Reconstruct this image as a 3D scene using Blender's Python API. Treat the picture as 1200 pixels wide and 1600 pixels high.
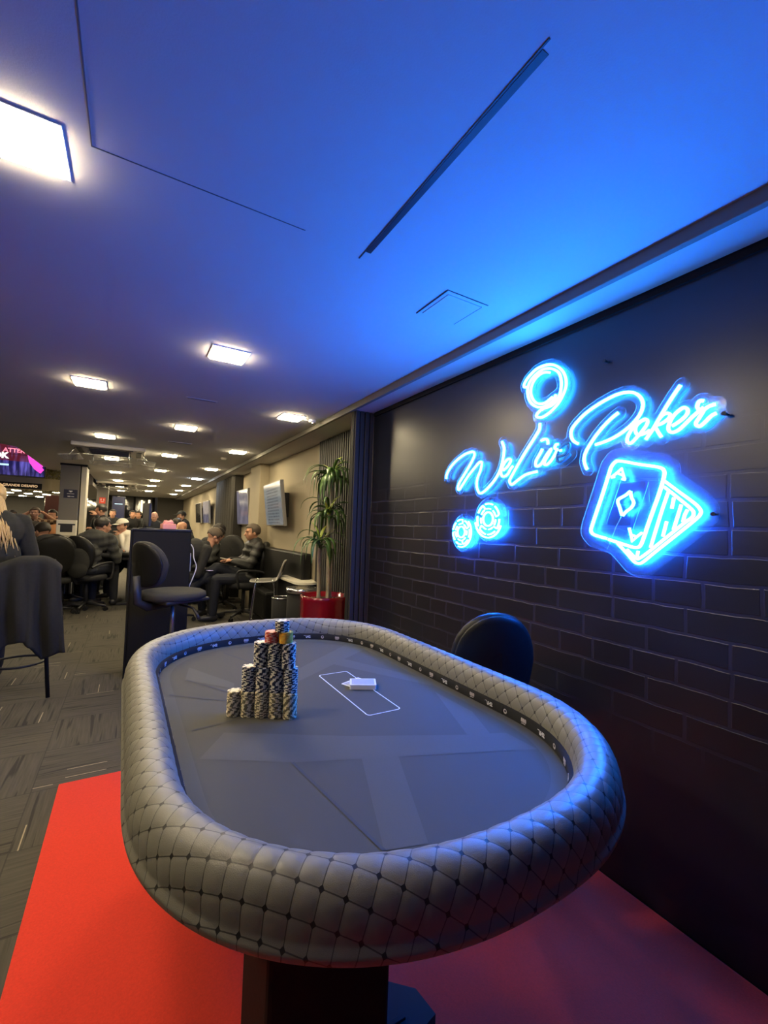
import bpy, bmesh, math, random
import numpy as np
from mathutils import Vector, Matrix
PI = math.pi
random.seed(7)
scene = bpy.context.scene
for o in list(bpy.data.objects): bpy.data.objects.remove(o)
C = scene.collection

# ---------------------------------------------------------------- camera, world, exposure
cam_d = bpy.data.cameras.new('camera'); cam = bpy.data.objects.new('camera', cam_d); C.objects.link(cam)
RX = (0.86248118, -0.04918357, -0.50369355); RY_ = (-0.50505388, -0.02002018, -0.86285559); RZ = (0.03235429, 0.99858909, -0.04210738)
cam.matrix_world = Matrix((RX+(0,), RY_+(0,), RZ+(1.28,), (0, 0, 0, 1)))
cam_d.sensor_fit = 'VERTICAL'; cam_d.sensor_height = 36; cam_d.sensor_width = 27
cam_d.lens = 677.09/1600*36; cam_d.clip_start = .02; cam_d.clip_end = 100
scene.camera = cam
world = bpy.data.worlds.new('world'); scene.world = world; world.use_nodes = True
world.node_tree.nodes['Background'].inputs[0].default_value = (.10, .085, .075, 1)
world.node_tree.nodes['Background'].inputs[1].default_value = .25
scene.view_settings.view_transform = 'Standard'; scene.view_settings.look = 'None'
scene.view_settings.gamma = 1; scene.view_settings.exposure = 0.0; scene.view_settings.use_curve_mapping = False
LAMP = 125.0      # ceiling panels
NEON = 22.0      # neon tubes
ZC = 2.236; ZS = 2.195; WX = 1.617; WX2 = 1.733

# ---------------------------------------------------------------- materials
def mat(name, col=(.5, .5, .5), rough=.5, metal=0., emit=None, es=0., spec=.5, alpha=1., noise=None, bump=None, coat=0., sheen=0., trans=0.):
    m = bpy.data.materials.new(name); m.use_nodes = True; nt = m.node_tree; b = nt.nodes['Principled BSDF']
    b.inputs['Base Color'].default_value = (*col, 1); b.inputs['Roughness'].default_value = rough; b.inputs['Metallic'].default_value = metal
    b.inputs['Specular IOR Level'].default_value = spec; b.inputs['Alpha'].default_value = alpha
    b.inputs['Coat Weight'].default_value = coat; b.inputs['Sheen Weight'].default_value = sheen; b.inputs['Transmission Weight'].default_value = trans
    if emit: b.inputs['Emission Color'].default_value = (*emit, 1); b.inputs['Emission Strength'].default_value = es
    if noise or bump:
        tc = nt.nodes.new('ShaderNodeTexCoord')
    if noise:      # (scale, amount)
        n = nt.nodes.new('ShaderNodeTexNoise'); n.inputs['Scale'].default_value = noise[0]; n.inputs['Detail'].default_value = 4
        nt.links.new(tc.outputs['Object'], n.inputs['Vector'])
        r = nt.nodes.new('ShaderNodeMapRange'); r.inputs['To Min'].default_value = 1-noise[1]; r.inputs['To Max'].default_value = 1+noise[1]
        nt.links.new(n.outputs['Fac'], r.inputs['Value'])
        mx = nt.nodes.new('ShaderNodeVectorMath'); mx.operation = 'SCALE'; mx.inputs[0].default_value = col
        nt.links.new(r.outputs[0], mx.inputs['Scale']); nt.links.new(mx.outputs[0], b.inputs['Base Color'])
    if bump:       # (scale, distance)
        n2 = nt.nodes.new('ShaderNodeTexNoise'); n2.inputs['Scale'].default_value = bump[0]; n2.inputs['Detail'].default_value = 3
        nt.links.new(tc.outputs['Object'], n2.inputs['Vector'])
        bp = nt.nodes.new('ShaderNodeBump'); bp.inputs['Strength'].default_value = .5; bp.inputs['Distance'].default_value = bump[1]
        nt.links.new(n2.outputs['Fac'], bp.inputs['Height']); nt.links.new(bp.outputs[0], b.inputs['Normal'])
    return m
class NT:
    """tiny helper for node graphs"""
    def __init__(s, m): s.nt = m.node_tree; s.b = s.nt.nodes['Principled BSDF']
    def n(s, t, **kw):
        x = s.nt.nodes.new('ShaderNode'+t)
        for k, v in kw.items(): setattr(x, k, v)
        return x
    def l(s, a, b): s.nt.links.new(a, b)
    def m(s, op, a, b=None, c=None, clamp=False):
        x = s.n('Math', operation=op, use_clamp=clamp)
        for i, v in enumerate((a, b, c)):
            if v is None: continue
            if isinstance(v, (int, float)): x.inputs[i].default_value = v
            else: s.l(v, x.inputs[i])
        return x.outputs[0]
    def mix(s, f, a, b):
        x = s.n('Mix', data_type='RGBA')
        for i, v in ((0, f), (6, a), (7, b)):
            if isinstance(v, (int, float)): x.inputs[i].default_value = v
            elif isinstance(v, tuple): x.inputs[i].default_value = (*v, 1)
            else: s.l(v, x.inputs[i])
        return x.outputs[2]

M = {}
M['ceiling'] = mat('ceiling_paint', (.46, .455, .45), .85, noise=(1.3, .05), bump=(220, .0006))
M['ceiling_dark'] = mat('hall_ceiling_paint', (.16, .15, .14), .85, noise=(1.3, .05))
M['seam'] = mat('plaster_seam', (.12, .12, .13), .9)
M['black'] = mat('black_paint', (.018, .018, .021), .5)
M['blackm'] = mat('black_matte', (.010, .010, .011), .8, spec=.25, bump=(60, .001))
M['charcoal'] = mat('charcoal_panel', (.045, .042, .038), .7, spec=.15)
M['slat'] = mat('dark_slat', (.045, .043, .042), .5)
M['beige'] = mat('beige_wall_paint', (.36, .31, .22), .75, noise=(2, .05))
M['greywall'] = mat('grey_wall_paint', (.075, .07, .064), .8, noise=(1.5, .08))
M['pillar'] = mat('grey_pillar_paint', (.16, .15, .135), .7)
M['pillar_light'] = mat('cream_pillar_paint', (.62, .58, .48), .6)
M['lamp'] = mat('lamp_diffuser', (1, 1, 1), .5, emit=(1, .82, .50), es=LAMP)
M['lamp_cool'] = mat('lamp_diffuser_cool', (1, 1, 1), .5, emit=(.85, .92, 1.), es=LAMP)
M['lamp_frame'] = mat('lamp_frame', (.8, .8, .78), .4)
M['neon_cyan'] = mat('neon_tube_cyan', (.6, .9, 1), .4, emit=(.016, .25, 1.), es=NEON*2.9)
M['neon_blue'] = mat('neon_tube_blue', (.6, .9, 1), .4, emit=(.0062, .135, 1.), es=NEON*11.0)
M['neon_off'] = mat('neon_tube_unlit', (.06, .38, .7), .35)
M['neon_side_cyan'] = mat('neon_channel_cyan', (.3, .6, .9), .4, emit=(.0, .22, 1.), es=NEON*.06)
M['neon_side_blue'] = mat('neon_channel_blue', (.2, .4, .9), .4, emit=(.0, .06, 1.), es=NEON*.05)
M['gold'] = mat('brass', (.8, .6, .3), .3, 1.)
M['chrome'] = mat('chrome', (.75, .75, .77), .18, 1.)
M['steel'] = mat('brushed_steel', (.35, .34, .32), .35, .8)
M['rail_logo'] = mat('white_print', (.75, .74, .72), .5)
M['logo_pink'] = mat('pale_print', (.55, .50, .50), .5)
M['white'] = mat('white_plastic', (.78, .77, .74), .4)
M['cream'] = mat('cream_plastic', (.70, .66, .56), .5)
M['fabric'] = mat('charcoal_fabric', (.034, .034, .032), .95, noise=(90, .25), bump=(500, .0008))
M['leather'] = mat('black_leather', (.010, .010, .010), .45, spec=.25, bump=(90, .0006))
M['coat'] = mat('dark_grey_wool', (.015, .0155, .015), .95, noise=(60, .3))
M['puffer'] = mat('black_puffer_nylon', (.017, .017, .017), .5)
M['navy'] = mat('navy_fabric', (.012, .014, .022), .8)
M['blackcloth'] = mat('black_cloth', (.014, .014, .016), .85)
M['greycloth'] = mat('grey_knit', (.030, .031, .030), .9, noise=(50, .2))
M['hoodie'] = mat('white_hoodie', (.72, .67, .58), .9)
M['shirt'] = mat('white_shirt', (.6, .58, .52), .85)
M['orange'] = mat('orange_cloth', (.75, .38, .18), .85)
M['skin'] = mat('skin', (.52, .27, .17), .55, noise=(12, .06))
M['skin_dark'] = mat('skin_deep', (.26, .13, .08), .55)
M['hair_dark'] = mat('dark_hair', (.022, .016, .012), .6, noise=(120, .4))
M['hair_grey'] = mat('grey_brown_hair', (.10, .075, .055), .7, noise=(120, .4))
M['hair_blond'] = mat('blond_hair', (.46, .32, .14), .5, noise=(150, .4))
M['shoe'] = mat('black_shoe', (.02, .02, .022), .5)
M['red_shoe'] = mat('red_shoe', (.75, .10, .05), .5)
M['red_pot'] = mat('red_glazed_pot', (.20, .004, .012), .16, coat=.6)
M['soil'] = mat('bark_chips', (.08, .05, .03), .95, bump=(60, .01), noise=(60, .5))
M['stem'] = mat('pale_stem', (.42, .38, .27), .8, noise=(30, .25), bump=(80, .002))
M['leaf'] = mat('green_leaf', (.055, .12, .025), .4, noise=(9, .35))
M['leaf_young'] = mat('yellow_green_leaf', (.38, .46, .08), .45)
M['pink'] = mat('pink_paper', (.85, .34, .30), .7)
M['glass_dark'] = mat('dark_mirror_glass', (.10, .10, .10), .06, .9)
M['screen_dark'] = mat('dark_screen', (.01, .01, .012), .12)
M['bezel'] = mat('display_bezel', (.35, .35, .36), .35, .6)
M['sign_navy'] = mat('navy_sign', (.012, .014, .045), .4)
M['sign_red'] = mat('red_sign', (.75, .07, .03), .4)
M['acrylic'] = mat('clear_acrylic', (.35, .7, 1.), .08, alpha=.06)
M['acrylic_edge'] = mat('acrylic_edge', (.6, .85, 1.), .2, alpha=.35)
M['ac'] = mat('air_conditioner_plastic', (.50, .46, .40), .5)
M['ac_dark'] = mat('air_conditioner_grille', (.05, .048, .045), .6)
M['clear'] = mat('clear_plastic', (.8, .8, .75), .1, alpha=.35)
M['felt_dealer'] = mat('light_felt', (.30, .27, .20), .95)
M['carpetred'] = mat('red_carpet', (.70, .035, .016), .95, noise=(180, .18), bump=(260, .0015), sheen=.1)
M['skin'].node_tree.nodes['Principled BSDF'].inputs['Subsurface Weight'].default_value = 0.0

# brick vinyl of the neon wall: bricks fade out into plain dark paint towards the top
m = M['brick'] = mat('brick_wallpaper', (.03, .03, .035), .5); g = NT(m)
tc = g.n('TexCoord'); sep = g.n('SeparateXYZ'); g.l(tc.outputs['Object'], sep.inputs[0])
nz = g.n('TexNoise'); nz.inputs['Scale'].default_value = 9; nz.inputs['Detail'].default_value = 3; g.l(tc.outputs['Object'], nz.inputs['Vector'])
dst = g.m('MULTIPLY', g.m('SUBTRACT', nz.outputs['Fac'], .5), .013)
cmb = g.n('CombineXYZ'); g.l(g.m('ADD', sep.outputs[1], dst), cmb.inputs[0]); g.l(g.m('ADD', sep.outputs[2], dst), cmb.inputs[1])
br = g.n('TexBrick'); g.l(cmb.outputs[0], br.inputs['Vector'])
br.inputs['Scale'].default_value = 1; br.inputs['Brick Width'].default_value = .25; br.inputs['Row Height'].default_value = .088
br.inputs['Mortar Size'].default_value = .007; br.inputs['Mortar Smooth'].default_value = .35; br.inputs['Bias'].default_value = 0
br.squash = .62; br.squash_frequency = 3; br.offset = .5
br.inputs['Color1'].default_value = (.011, .010, .014, 1); br.inputs['Color2'].default_value = (.019, .016, .022, 1); br.inputs['Mortar'].default_value = (.032, .031, .062, 1)
nz2 = g.n('TexNoise'); nz2.inputs['Scale'].default_value = 3.1; nz2.inputs['Detail'].default_value = 5; g.l(tc.outputs['Object'], nz2.inputs['Vector'])
hgt = g.m('ADD', sep.outputs[2], g.m('MULTIPLY', g.m('SUBTRACT', nz2.outputs['Fac'], .5), .7))
mr = g.n('MapRange'); mr.interpolation_type = 'SMOOTHSTEP'; g.l(hgt, mr.inputs['Value'])
mr.inputs['From Min'].default_value = 1.72; mr.inputs['From Max'].default_value = 1.25
mr2 = g.n('MapRange'); mr2.interpolation_type = 'SMOOTHSTEP'; g.l(hgt, mr2.inputs['Value'])
mr2.inputs['From Min'].default_value = .45; mr2.inputs['From Max'].default_value = .85
nz3 = g.n('TexNoise'); nz3.inputs['Scale'].default_value = 5; g.l(tc.outputs['Object'], nz3.inputs['Vector'])
vis = g.m('MULTIPLY', g.m('MULTIPLY', mr.outputs[0], mr2.outputs[0]), g.m('MULTIPLY_ADD', nz3.outputs['Fac'], 1.4, .1, True))
plain = g.mix(nz2.outputs['Fac'], (.010, .012, .020), (.017, .019, .029))
g.l(g.mix(vis, plain, br.outputs['Color']), g.b.inputs['Base Color'])
bp = g.n('Bump'); bp.inputs['Distance'].default_value = .004; bp.inputs['Strength'].default_value = .35; bp.invert = True
g.l(g.m('MULTIPLY', br.outputs['Fac'], vis), bp.inputs['Height']); g.l(bp.outputs[0], g.b.inputs['Normal'])
g.b.inputs['Roughness'].default_value = .33; g.b.inputs['Specular IOR Level'].default_value = .6

# carpet tiles, half a metre, turned by quarter turns, dark ribs and a few pale dashes
m = M['carpet'] = mat('carpet_tiles', (.06, .055, .045), .95); g = NT(m)
tc = g.n('TexCoord'); sep = g.n('SeparateXYZ'); g.l(tc.outputs['Object'], sep.inputs[0])
TS = .43
u = g.m('DIVIDE', g.m('SUBTRACT', sep.outputs[0], .09), TS); v = g.m('DIVIDE', g.m('SUBTRACT', sep.outputs[1], .03), TS)
fu = g.m('FLOOR', u); fv = g.m('FLOOR', v)
par = g.m('ABSOLUTE', g.m('MODULO', g.m('ADD', fu, fv), 2.0))
ipar = g.m('SUBTRACT', 1.0, par)
al = g.m('ADD', g.m('MULTIPLY', par, sep.outputs[0]), g.m('MULTIPLY', ipar, sep.outputs[1]))     # along the ribs
ac = g.m('ADD', g.m('MULTIPLY', par, sep.outputs[1]), g.m('MULTIPLY', ipar, sep.outputs[0]))     # across
def ribs(sa, sc, off):
    c = g.n('CombineXYZ'); g.l(g.m('MULTIPLY', al, sa), c.inputs[0]); g.l(g.m('MULTIPLY', ac, sc), c.inputs[1]); c.inputs[2].default_value = off
    n = g.n('TexNoise'); n.inputs['Scale'].default_value = 1; n.inputs['Detail'].default_value = 1.5; g.l(c.outputs[0], n.inputs['Vector']); return n.outputs['Fac']
r1 = ribs(5, 85, 0); r2 = ribs(2.2, 38, 5)
base = g.mix(r1, (.038, .034, .028), (.098, .088, .070))
dk = g.n('MapRange'); g.l(r2, dk.inputs['Value']); dk.inputs['From Min'].default_value = .60; dk.inputs['From Max'].default_value = .66
base = g.mix(dk.outputs[0], base, (.028, .025, .022))
# pale dashes
cell = g.n('CombineXYZ'); g.l(g.m('FLOOR', g.m('MULTIPLY', al, 4.6)), cell.inputs[0]); g.l(g.m('FLOOR', g.m('MULTIPLY', ac, 24)), cell.inputs[1]); g.l(par, cell.inputs[2])
wn = g.n('TexWhiteNoise', noise_dimensions='3D'); g.l(cell.outputs[0], wn.inputs['Vector'])
pick = g.m('GREATER_THAN', wn.outputs['Value'], .968)
fr = g.m('FRACT', g.m('MULTIPLY', ac, 24)); thin = g.m('MULTIPLY', g.m('GREATER_THAN', fr, .44), g.m('LESS_THAN', fr, .56))
fa = g.m('FRACT', g.m('MULTIPLY', al, 4.6)); ln = g.m('LESS_THAN', fa, .8)
base = g.mix(g.m('MULTIPLY', g.m('MULTIPLY', pick, thin), ln), base, (.34, .29, .20))
# tile joints
eu = g.m('LESS_THAN', g.m('MINIMUM', g.m('FRACT', u), g.m('SUBTRACT', 1, g.m('FRACT', u))), .006)
ev = g.m('LESS_THAN', g.m('MINIMUM', g.m('FRACT', v), g.m('SUBTRACT', 1, g.m('FRACT', v))), .006)
base = g.mix(g.m('MULTIPLY', g.m('MAXIMUM', eu, ev), .6), base, (.025, .022, .02))
g.l(base, g.b.inputs['Base Color'])
bp = g.n('Bump'); bp.inputs['Distance'].default_value = .002; g.l(r1, bp.inputs['Height']); g.l(bp.outputs[0], g.b.inputs['Normal'])

# quilted rail leather: seams and buttons are thread and studs, placed by UV
m = M['rail'] = mat('quilted_leather', (.105, .10, .09), .38); g = NT(m)
uvn = g.n('UVMap'); sep = g.n('SeparateXYZ'); g.l(uvn.outputs[0], sep.inputs[0])
a = sep.outputs[0]; b_ = sep.outputs[1]
def near(x):
    f = g.m('FRACT', x); return g.m('MINIMUM', f, g.m('SUBTRACT', 1, f))
na = near(a); nb = near(b_)
seam = g.m('LESS_THAN', g.m('MINIMUM', na, nb), .022)
stud = g.m('LESS_THAN', g.m('ADD', na, nb), .135)
col = g.mix(g.m('MAXIMUM', g.m('MULTIPLY', seam, .75), stud), (.215, .205, .165), (.022, .02, .018))
g.l(col, g.b.inputs['Base Color'])
nn = g.n('TexNoise'); nn.inputs['Scale'].default_value = 900; tc = g.n('TexCoord'); g.l(tc.outputs['Object'], nn.inputs['Vector'])
bp = g.n('Bump'); bp.inputs['Distance'].default_value = .0006; bp.inputs['Strength'].default_value = .5; g.l(nn.outputs['Fac'], bp.inputs['Height']); g.l(bp.outputs[0], g.b.inputs['Normal'])

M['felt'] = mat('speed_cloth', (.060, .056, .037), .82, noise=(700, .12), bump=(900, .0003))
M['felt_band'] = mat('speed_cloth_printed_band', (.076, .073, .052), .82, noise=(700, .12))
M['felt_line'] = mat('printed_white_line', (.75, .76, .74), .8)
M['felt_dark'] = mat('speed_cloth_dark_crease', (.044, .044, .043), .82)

# ---------------------------------------------------------------- builders
def obj(name, bm, material, parent=None, smooth=False, loc=None):
    me = bpy.data.meshes.new(name)
    if isinstance(bm, bmesh.types.BMesh):
        bm.normal_update(); bm.to_mesh(me); bm.free()
    else: me = bm
    mats = material if isinstance(material, (list, tuple)) else [material]
    me.materials.clear()
    for x in mats: me.materials.append(M[x] if isinstance(x, str) else x)
    if smooth:
        for p in me.polygons: p.use_smooth = True
    o = bpy.data.objects.new(name, me); C.objects.link(o)
    if parent: o.parent = parent
    if loc: o.location = loc
    return o
def tag(o, label, cat, group=None, kind=None):
    o['label'] = label
    if cat: o['category'] = cat
    if group: o['group'] = group
    if kind: o['kind'] = kind
    return o
def thing(name, label, cat, loc=(0, 0, 0), rz=0, group=None):
    o = bpy.data.objects.new(name, None); C.objects.link(o); o.location = loc; o.rotation_euler = (0, 0, rz); o.empty_display_size = .1
    return tag(o, label, cat, group)
def struct(name, bm, m, label=None, parent=None, smooth=False):
    o = obj(name, bm, m, parent, smooth)
    if not parent: o['kind'] = 'structure'
    if label: o['label'] = label
    return o
def copy_tree(o, parent=None):
    c = o.copy(); C.objects.link(c); c.parent = parent
    for ch in o.children: copy_tree(ch, c)
    return c
def BM(): return bmesh.new()
def box(bm, x0, x1, y0, y1, z0, z1, bev=0., mi=0, rot=None):
    vs = [bm.verts.new((x, y, z)) for x in (x0, x1) for y in (y0, y1) for z in (z0, z1)]
    F = [(0, 1, 3, 2), (4, 6, 7, 5), (0, 4, 5, 1), (2, 3, 7, 6), (0, 2, 6, 4), (1, 5, 7, 3)]
    fs = [bm.faces.new([vs[i] for i in f]) for f in F]
    for f in fs: f.material_index = mi
    if bev > 0:
        es = list({e for f in fs for e in f.edges})
        r = bmesh.ops.bevel(bm, geom=es, offset=bev, segments=2, affect='EDGES', profile=.5)
        for f in r['faces']: f.material_index = mi
        vs = list({v for f in fs if f.is_valid for v in f.verts} | {v for f in r['faces'] for v in f.verts})
    if rot is not None: bmesh.ops.transform(bm, matrix=rot, verts=vs)
    return vs
def frame_of(t):
    t = t.normalized(); a = Vector((0, 0, 1)) if abs(t.z) < .9 else Vector((1, 0, 0))
    x = t.cross(a).normalized(); return x, t.cross(x).normalized()
def tube(bm, pts, rad, n=8, closed=False, cap=True, mi=0, flat=1.0):
    pts = [Vector(p) for p in pts]; N = len(pts); rings = []
    if not isinstance(rad, (list, tuple)): rad = [rad]*N
    px = None
    for i, p in enumerate(pts):
        t = (pts[(i+1) % N]-pts[i-1]) if closed else (pts[min(i+1, N-1)]-pts[max(i-1, 0)])
        if t.length < 1e-9: t = Vector((0, 0, 1))
        t.normalize()
        if px is None: x, y = frame_of(t)
        else:
            x = px-t*px.dot(t)
            if x.length < 1e-6: x, _ = frame_of(t)
            x.normalize(); y = t.cross(x)
        px = x
        rings.append([bm.verts.new(p+(x*math.cos(2*PI*k/n)+y*math.sin(2*PI*k/n)*flat)*rad[i]) for k in range(n)])
    rng = range(N if closed else N-1)
    for i in rng:
        a, b = rings[i], rings[(i+1) % N]
        for k in range(n):
            f = bm.faces.new((a[k], a[(k+1) % n], b[(k+1) % n], b[k])); f.material_index = mi; f.smooth = True
    if cap and not closed:
        for r, s in ((rings[0], -1), (rings[-1], 1)):
            f = bm.faces.new(r if s > 0 else r[::-1]); f.material_index = mi
    return rings
def smooth_path(pts, k=4, closed=False):
    P = [Vector(p) for p in pts]; out = []; N = len(P)
    for i in range(N if closed else N-1):
        if closed: p0, p1, p2, p3 = P[i-1], P[i], P[(i+1) % N], P[(i+2) % N]
        else: p0, p1, p2, p3 = P[max(i-1, 0)], P[i], P[i+1], P[min(i+2, N-1)]
        for j in range(k):
            t = j/k; out.append(.5*((2*p1)+(p2-p0)*t+(2*p0-5*p1+4*p2-p3)*t*t+(3*p1-p0-3*p2+p3)*t**3))
    if not closed: out.append(P[-1])
    return out
def lathe(bm, prof, n=32, cx=0, cy=0, mi=0, cap=True):
    rings = [[bm.verts.new((cx+r*math.cos(2*PI*k/n), cy+r*math.sin(2*PI*k/n), z)) for k in range(n)] for r, z in prof]
    for a, b in zip(rings, rings[1:]):
        for k in range(n):
            f = bm.faces.new((a[k], a[(k+1) % n], b[(k+1) % n], b[k])); f.material_index = mi; f.smooth = True
    if cap:
        for r, s in ((rings[0], 1), (rings[-1], 0)):
            f = bm.faces.new(r[::-1] if s else r); f.material_index = mi
def prism(bm, poly, z0, z1, mi=0):
    a = [bm.verts.new((x, y, z0)) for x, y in poly]; b = [bm.verts.new((x, y, z1)) for x, y in poly]; n = len(poly)
    fs = [bm.faces.new(a[::-1]), bm.faces.new(b)]+[bm.faces.new((a[i], a[(i+1) % n], b[(i+1) % n], b[i])) for i in range(n)]
    for f in fs: f.material_index = mi
    return a+b
def ell(bm, c, r, seg=16, rings=10, mi=0, rot=None):
    m_ = Matrix.Translation(c) @ (rot.to_4x4() if rot else Matrix.Identity(4)) @ Matrix.Diagonal((*r, 1))
    res = bmesh.ops.create_uvsphere(bm, u_segments=seg, v_segments=rings, radius=1, matrix=m_)
    for v in res['verts']:
        for f in v.link_faces: f.material_index = mi; f.smooth = True
    return res['verts']
def rrect(w, h, r, n=6):
    out = []
    for cx, cy, a0 in ((w/2-r, h/2-r, 0), (-w/2+r, h/2-r, PI/2), (-w/2+r, -h/2+r, PI), (w/2-r, -h/2+r, 1.5*PI)):
        for k in range(n+1):
            a = a0+PI/2*k/n; out.append((cx+r*math.cos(a), cy+r*math.sin(a)))
    return out
def text_mesh(s, size, depth=.001, bold=0.):
    cu = bpy.data.curves.new('t', 'FONT'); cu.body = s; cu.size = size; cu.extrude = depth; cu.offset = bold; cu.align_x = 'CENTER'; cu.align_y = 'CENTER'; cu.resolution_u = 3
    o = bpy.data.objects.new('t', cu); C.objects.link(o)
    dg = bpy.context.evaluated_depsgraph_get(); me = bpy.data.meshes.new_from_object(o.evaluated_get(dg))
    bpy.data.objects.remove(o); bpy.data.curves.remove(cu); return me
def add_mesh(bm, me, mtx, mi=0):
    nf = len(bm.faces); nv = len(bm.verts); bm.from_mesh(me); bm.verts.ensure_lookup_table(); bm.faces.ensure_lookup_table()
    bmesh.ops.transform(bm, matrix=mtx, verts=bm.verts[nv:])
    for f in bm.faces[nf:]: f.material_index = mi
def remesh(bm, vox, smooth=2):
    me = bpy.data.meshes.new('r'); bm.to_mesh(me); bm.free()
    o = bpy.data.objects.new('r', me); C.objects.link(o)
    r = o.modifiers.new('r', 'REMESH'); r.mode = 'VOXEL'; r.voxel_size = vox
    if smooth: s_ = o.modifiers.new('s', 'SMOOTH'); s_.iterations = smooth; s_.factor = .5
    dg = bpy.context.evaluated_depsgraph_get(); out = bpy.data.meshes.new_from_object(o.evaluated_get(dg))
    bpy.data.objects.remove(o); bpy.data.meshes.remove(me)
    for p in out.polygons: p.use_smooth = True
    return out
ORD = ['first', 'second', 'third', 'fourth', 'fifth', 'sixth', 'seventh', 'eighth', 'ninth', 'tenth', 'eleventh', 'twelfth', 'thirteenth', 'fourteenth', 'fifteenth', 'sixteenth', 'seventeenth', 'eighteenth', 'nineteenth', 'twentieth']

# ================================================================= SETTING
b = BM(); box(b, -9, 2.2, -2.5, 22, -.1, 0); struct('floor', b, 'carpet')
b = BM(); box(b, WX, WX+.12, -2.5, 2.97, 0, 2.5); struct('wall_right', b, 'brick')
b = BM(); box(b, WX2, WX2+.3, 2.97, 7.0, 0, 2.5); box(b, WX2, WX2+.3, 7.0, 18.5, 0, 2.5); struct('wall_right_beyond', b, 'beige')
b = BM(); box(b, WX-.02, WX+.3, 6.35, 6.95, 0, 2.25, .01); struct('trim_1', b, 'beige', 'beige pilaster projecting from the right wall past the display')
b = BM(); box(b, .85, 2.1, 18.3, 18.5, 0, 2.5); struct('wall_back', b, 'greywall')
b = BM(); box(b, -9, .85, 20.5, 20.7, 0, 3.4); struct('wall_far_hall', b, 'greywall')
b = BM(); box(b, -9.1, -9, -2.5, 22, 0, 3.4); struct('wall_left', b, 'greywall')
b = BM(); box(b, -9, 2.2, -2.6, -2.5, 0, 2.6); struct('wall_behind', b, 'greywall')
# main ceiling: a polygon with a tall well cut out of it at the left
ce = [(-9, -2.5), (1.45, -2.5), (1.45, 18.5), (-.75, 18.5), (-.75, 10.6), (-1.22, 10.75), (-1.42, 10.3), (-1.36, 7.45), (-1.55, 7.2), (-9, 7.2)]
b = BM(); prism(b, ce, ZC, ZC+.12); o = struct('ceiling', b, 'ceiling')
b = BM(); box(b, 1.45, WX+.3, -2.5, 3.35, ZS, ZS+.2); box(b, 1.43, WX2+.3, 3.35, 18.5, ZS, ZS+.2); struct('trim_2', b, 'ceiling', 'lowered ceiling strip running along the right wall')
b = BM(); box(b, 1.425, 1.452, -2.5, 18.5, ZS-.004, ZC+.01, .003); struct('trim_3', b, 'pillar', 'thin lip along the edge of the lowered strip')
b = BM(); box(b, WX-.012, WX+.01, -2.5, 2.95, ZS-.03, ZS+.005); struct('trim_4', b, 'blackm', 'dark shadow gap along the top of the brick wall')
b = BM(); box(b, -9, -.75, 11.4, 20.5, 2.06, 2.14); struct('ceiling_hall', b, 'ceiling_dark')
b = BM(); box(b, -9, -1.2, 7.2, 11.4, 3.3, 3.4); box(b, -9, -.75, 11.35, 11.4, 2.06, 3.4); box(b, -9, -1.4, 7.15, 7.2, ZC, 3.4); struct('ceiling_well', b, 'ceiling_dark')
# plaster joints and a long slot in the ceiling
b = BM(); box(b, -.134, -.131, -2.4, 1.312, ZC-.0012, ZC+.01); box(b, -.134, .44, 1.312, 1.315, ZC-.0012, ZC+.01); struct('trim_5', b, 'seam', 'thin crack lines in the ceiling plaster')
b = BM(); box(b, .648, .652, .54, 1.345, ZC-.002, ZC+.01); box(b, .654, .672, .56, 1.30, ZC-.0016, ZC+.01, 0, 1); struct('trim_6', b, ['black', 'ceiling'], 'long narrow slot diffuser set in the blue ceiling')
t = thing('access_hatch', 'square white access hatch flush in the blue-lit ceiling above the neon wall', 'hatch', (1.142, 1.44, ZC))
b = BM(); box(b, -.105, .105, -.108, .108, -.003, .01); box(b, -.088, .088, -.09, .09, -.006, .0, .001); obj('panel', b, 'ceiling', t)
b = BM()
for a in ((-.108, -.105, -.108, .108), ): box(b, *a, -.0045, .01)
box(b, -.108, .108, -.111, -.108, -.002, .01); box(b, .088, .09, -.09, .09, -.0065, 0); obj('gap', b, 'black', t)
# smudges on the ceiling
for x, y, r in ((.19, .93, .008), (.33, 1.02, .005)):
    pass
# red carpet under the table
b = BM(); box(b, -.235, WX-.004, -2.4, 2.62, 0, .008, .003); tag(obj('red_carpet', b, 'carpetred'), 'bright red carpet mat laid under the quilted poker table', 'carpet')

# folding partition stacked against the wall end, at the curtain line
t = thing('folding_partition', 'black folded partition panels standing at the far end of the brick wall', 'partition', (1.45, 2.955, 0))
for k in range(4):
    b = BM(); box(b, k*.0420+.001, k*.0420+.0355, .0+.004*(k % 2), .05, .0, ZS-.002, .003); obj('panel', b, 'charcoal', t)
b = BM(); box(b, -.004, .166, .02, .07, .0, ZS-.004); obj('core', b, 'blackm', t)
# slatted wall section behind the plant
t = thing('slat_panel', 'dark vertical slatted wall panel behind the tall potted plant', 'wall panel', (WX2, 3.3, 0))
b = BM(); box(b, -.012, .0, 0, 1.03, 0, ZS-.002); obj('backing', b, 'black', t)
for k in range(21):
    b = BM(); box(b, -.038, -.012, .012+k*.0485, .036+k*.0485, 0, ZS-.004, .002); obj('slat', b, 'slat', t)
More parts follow.
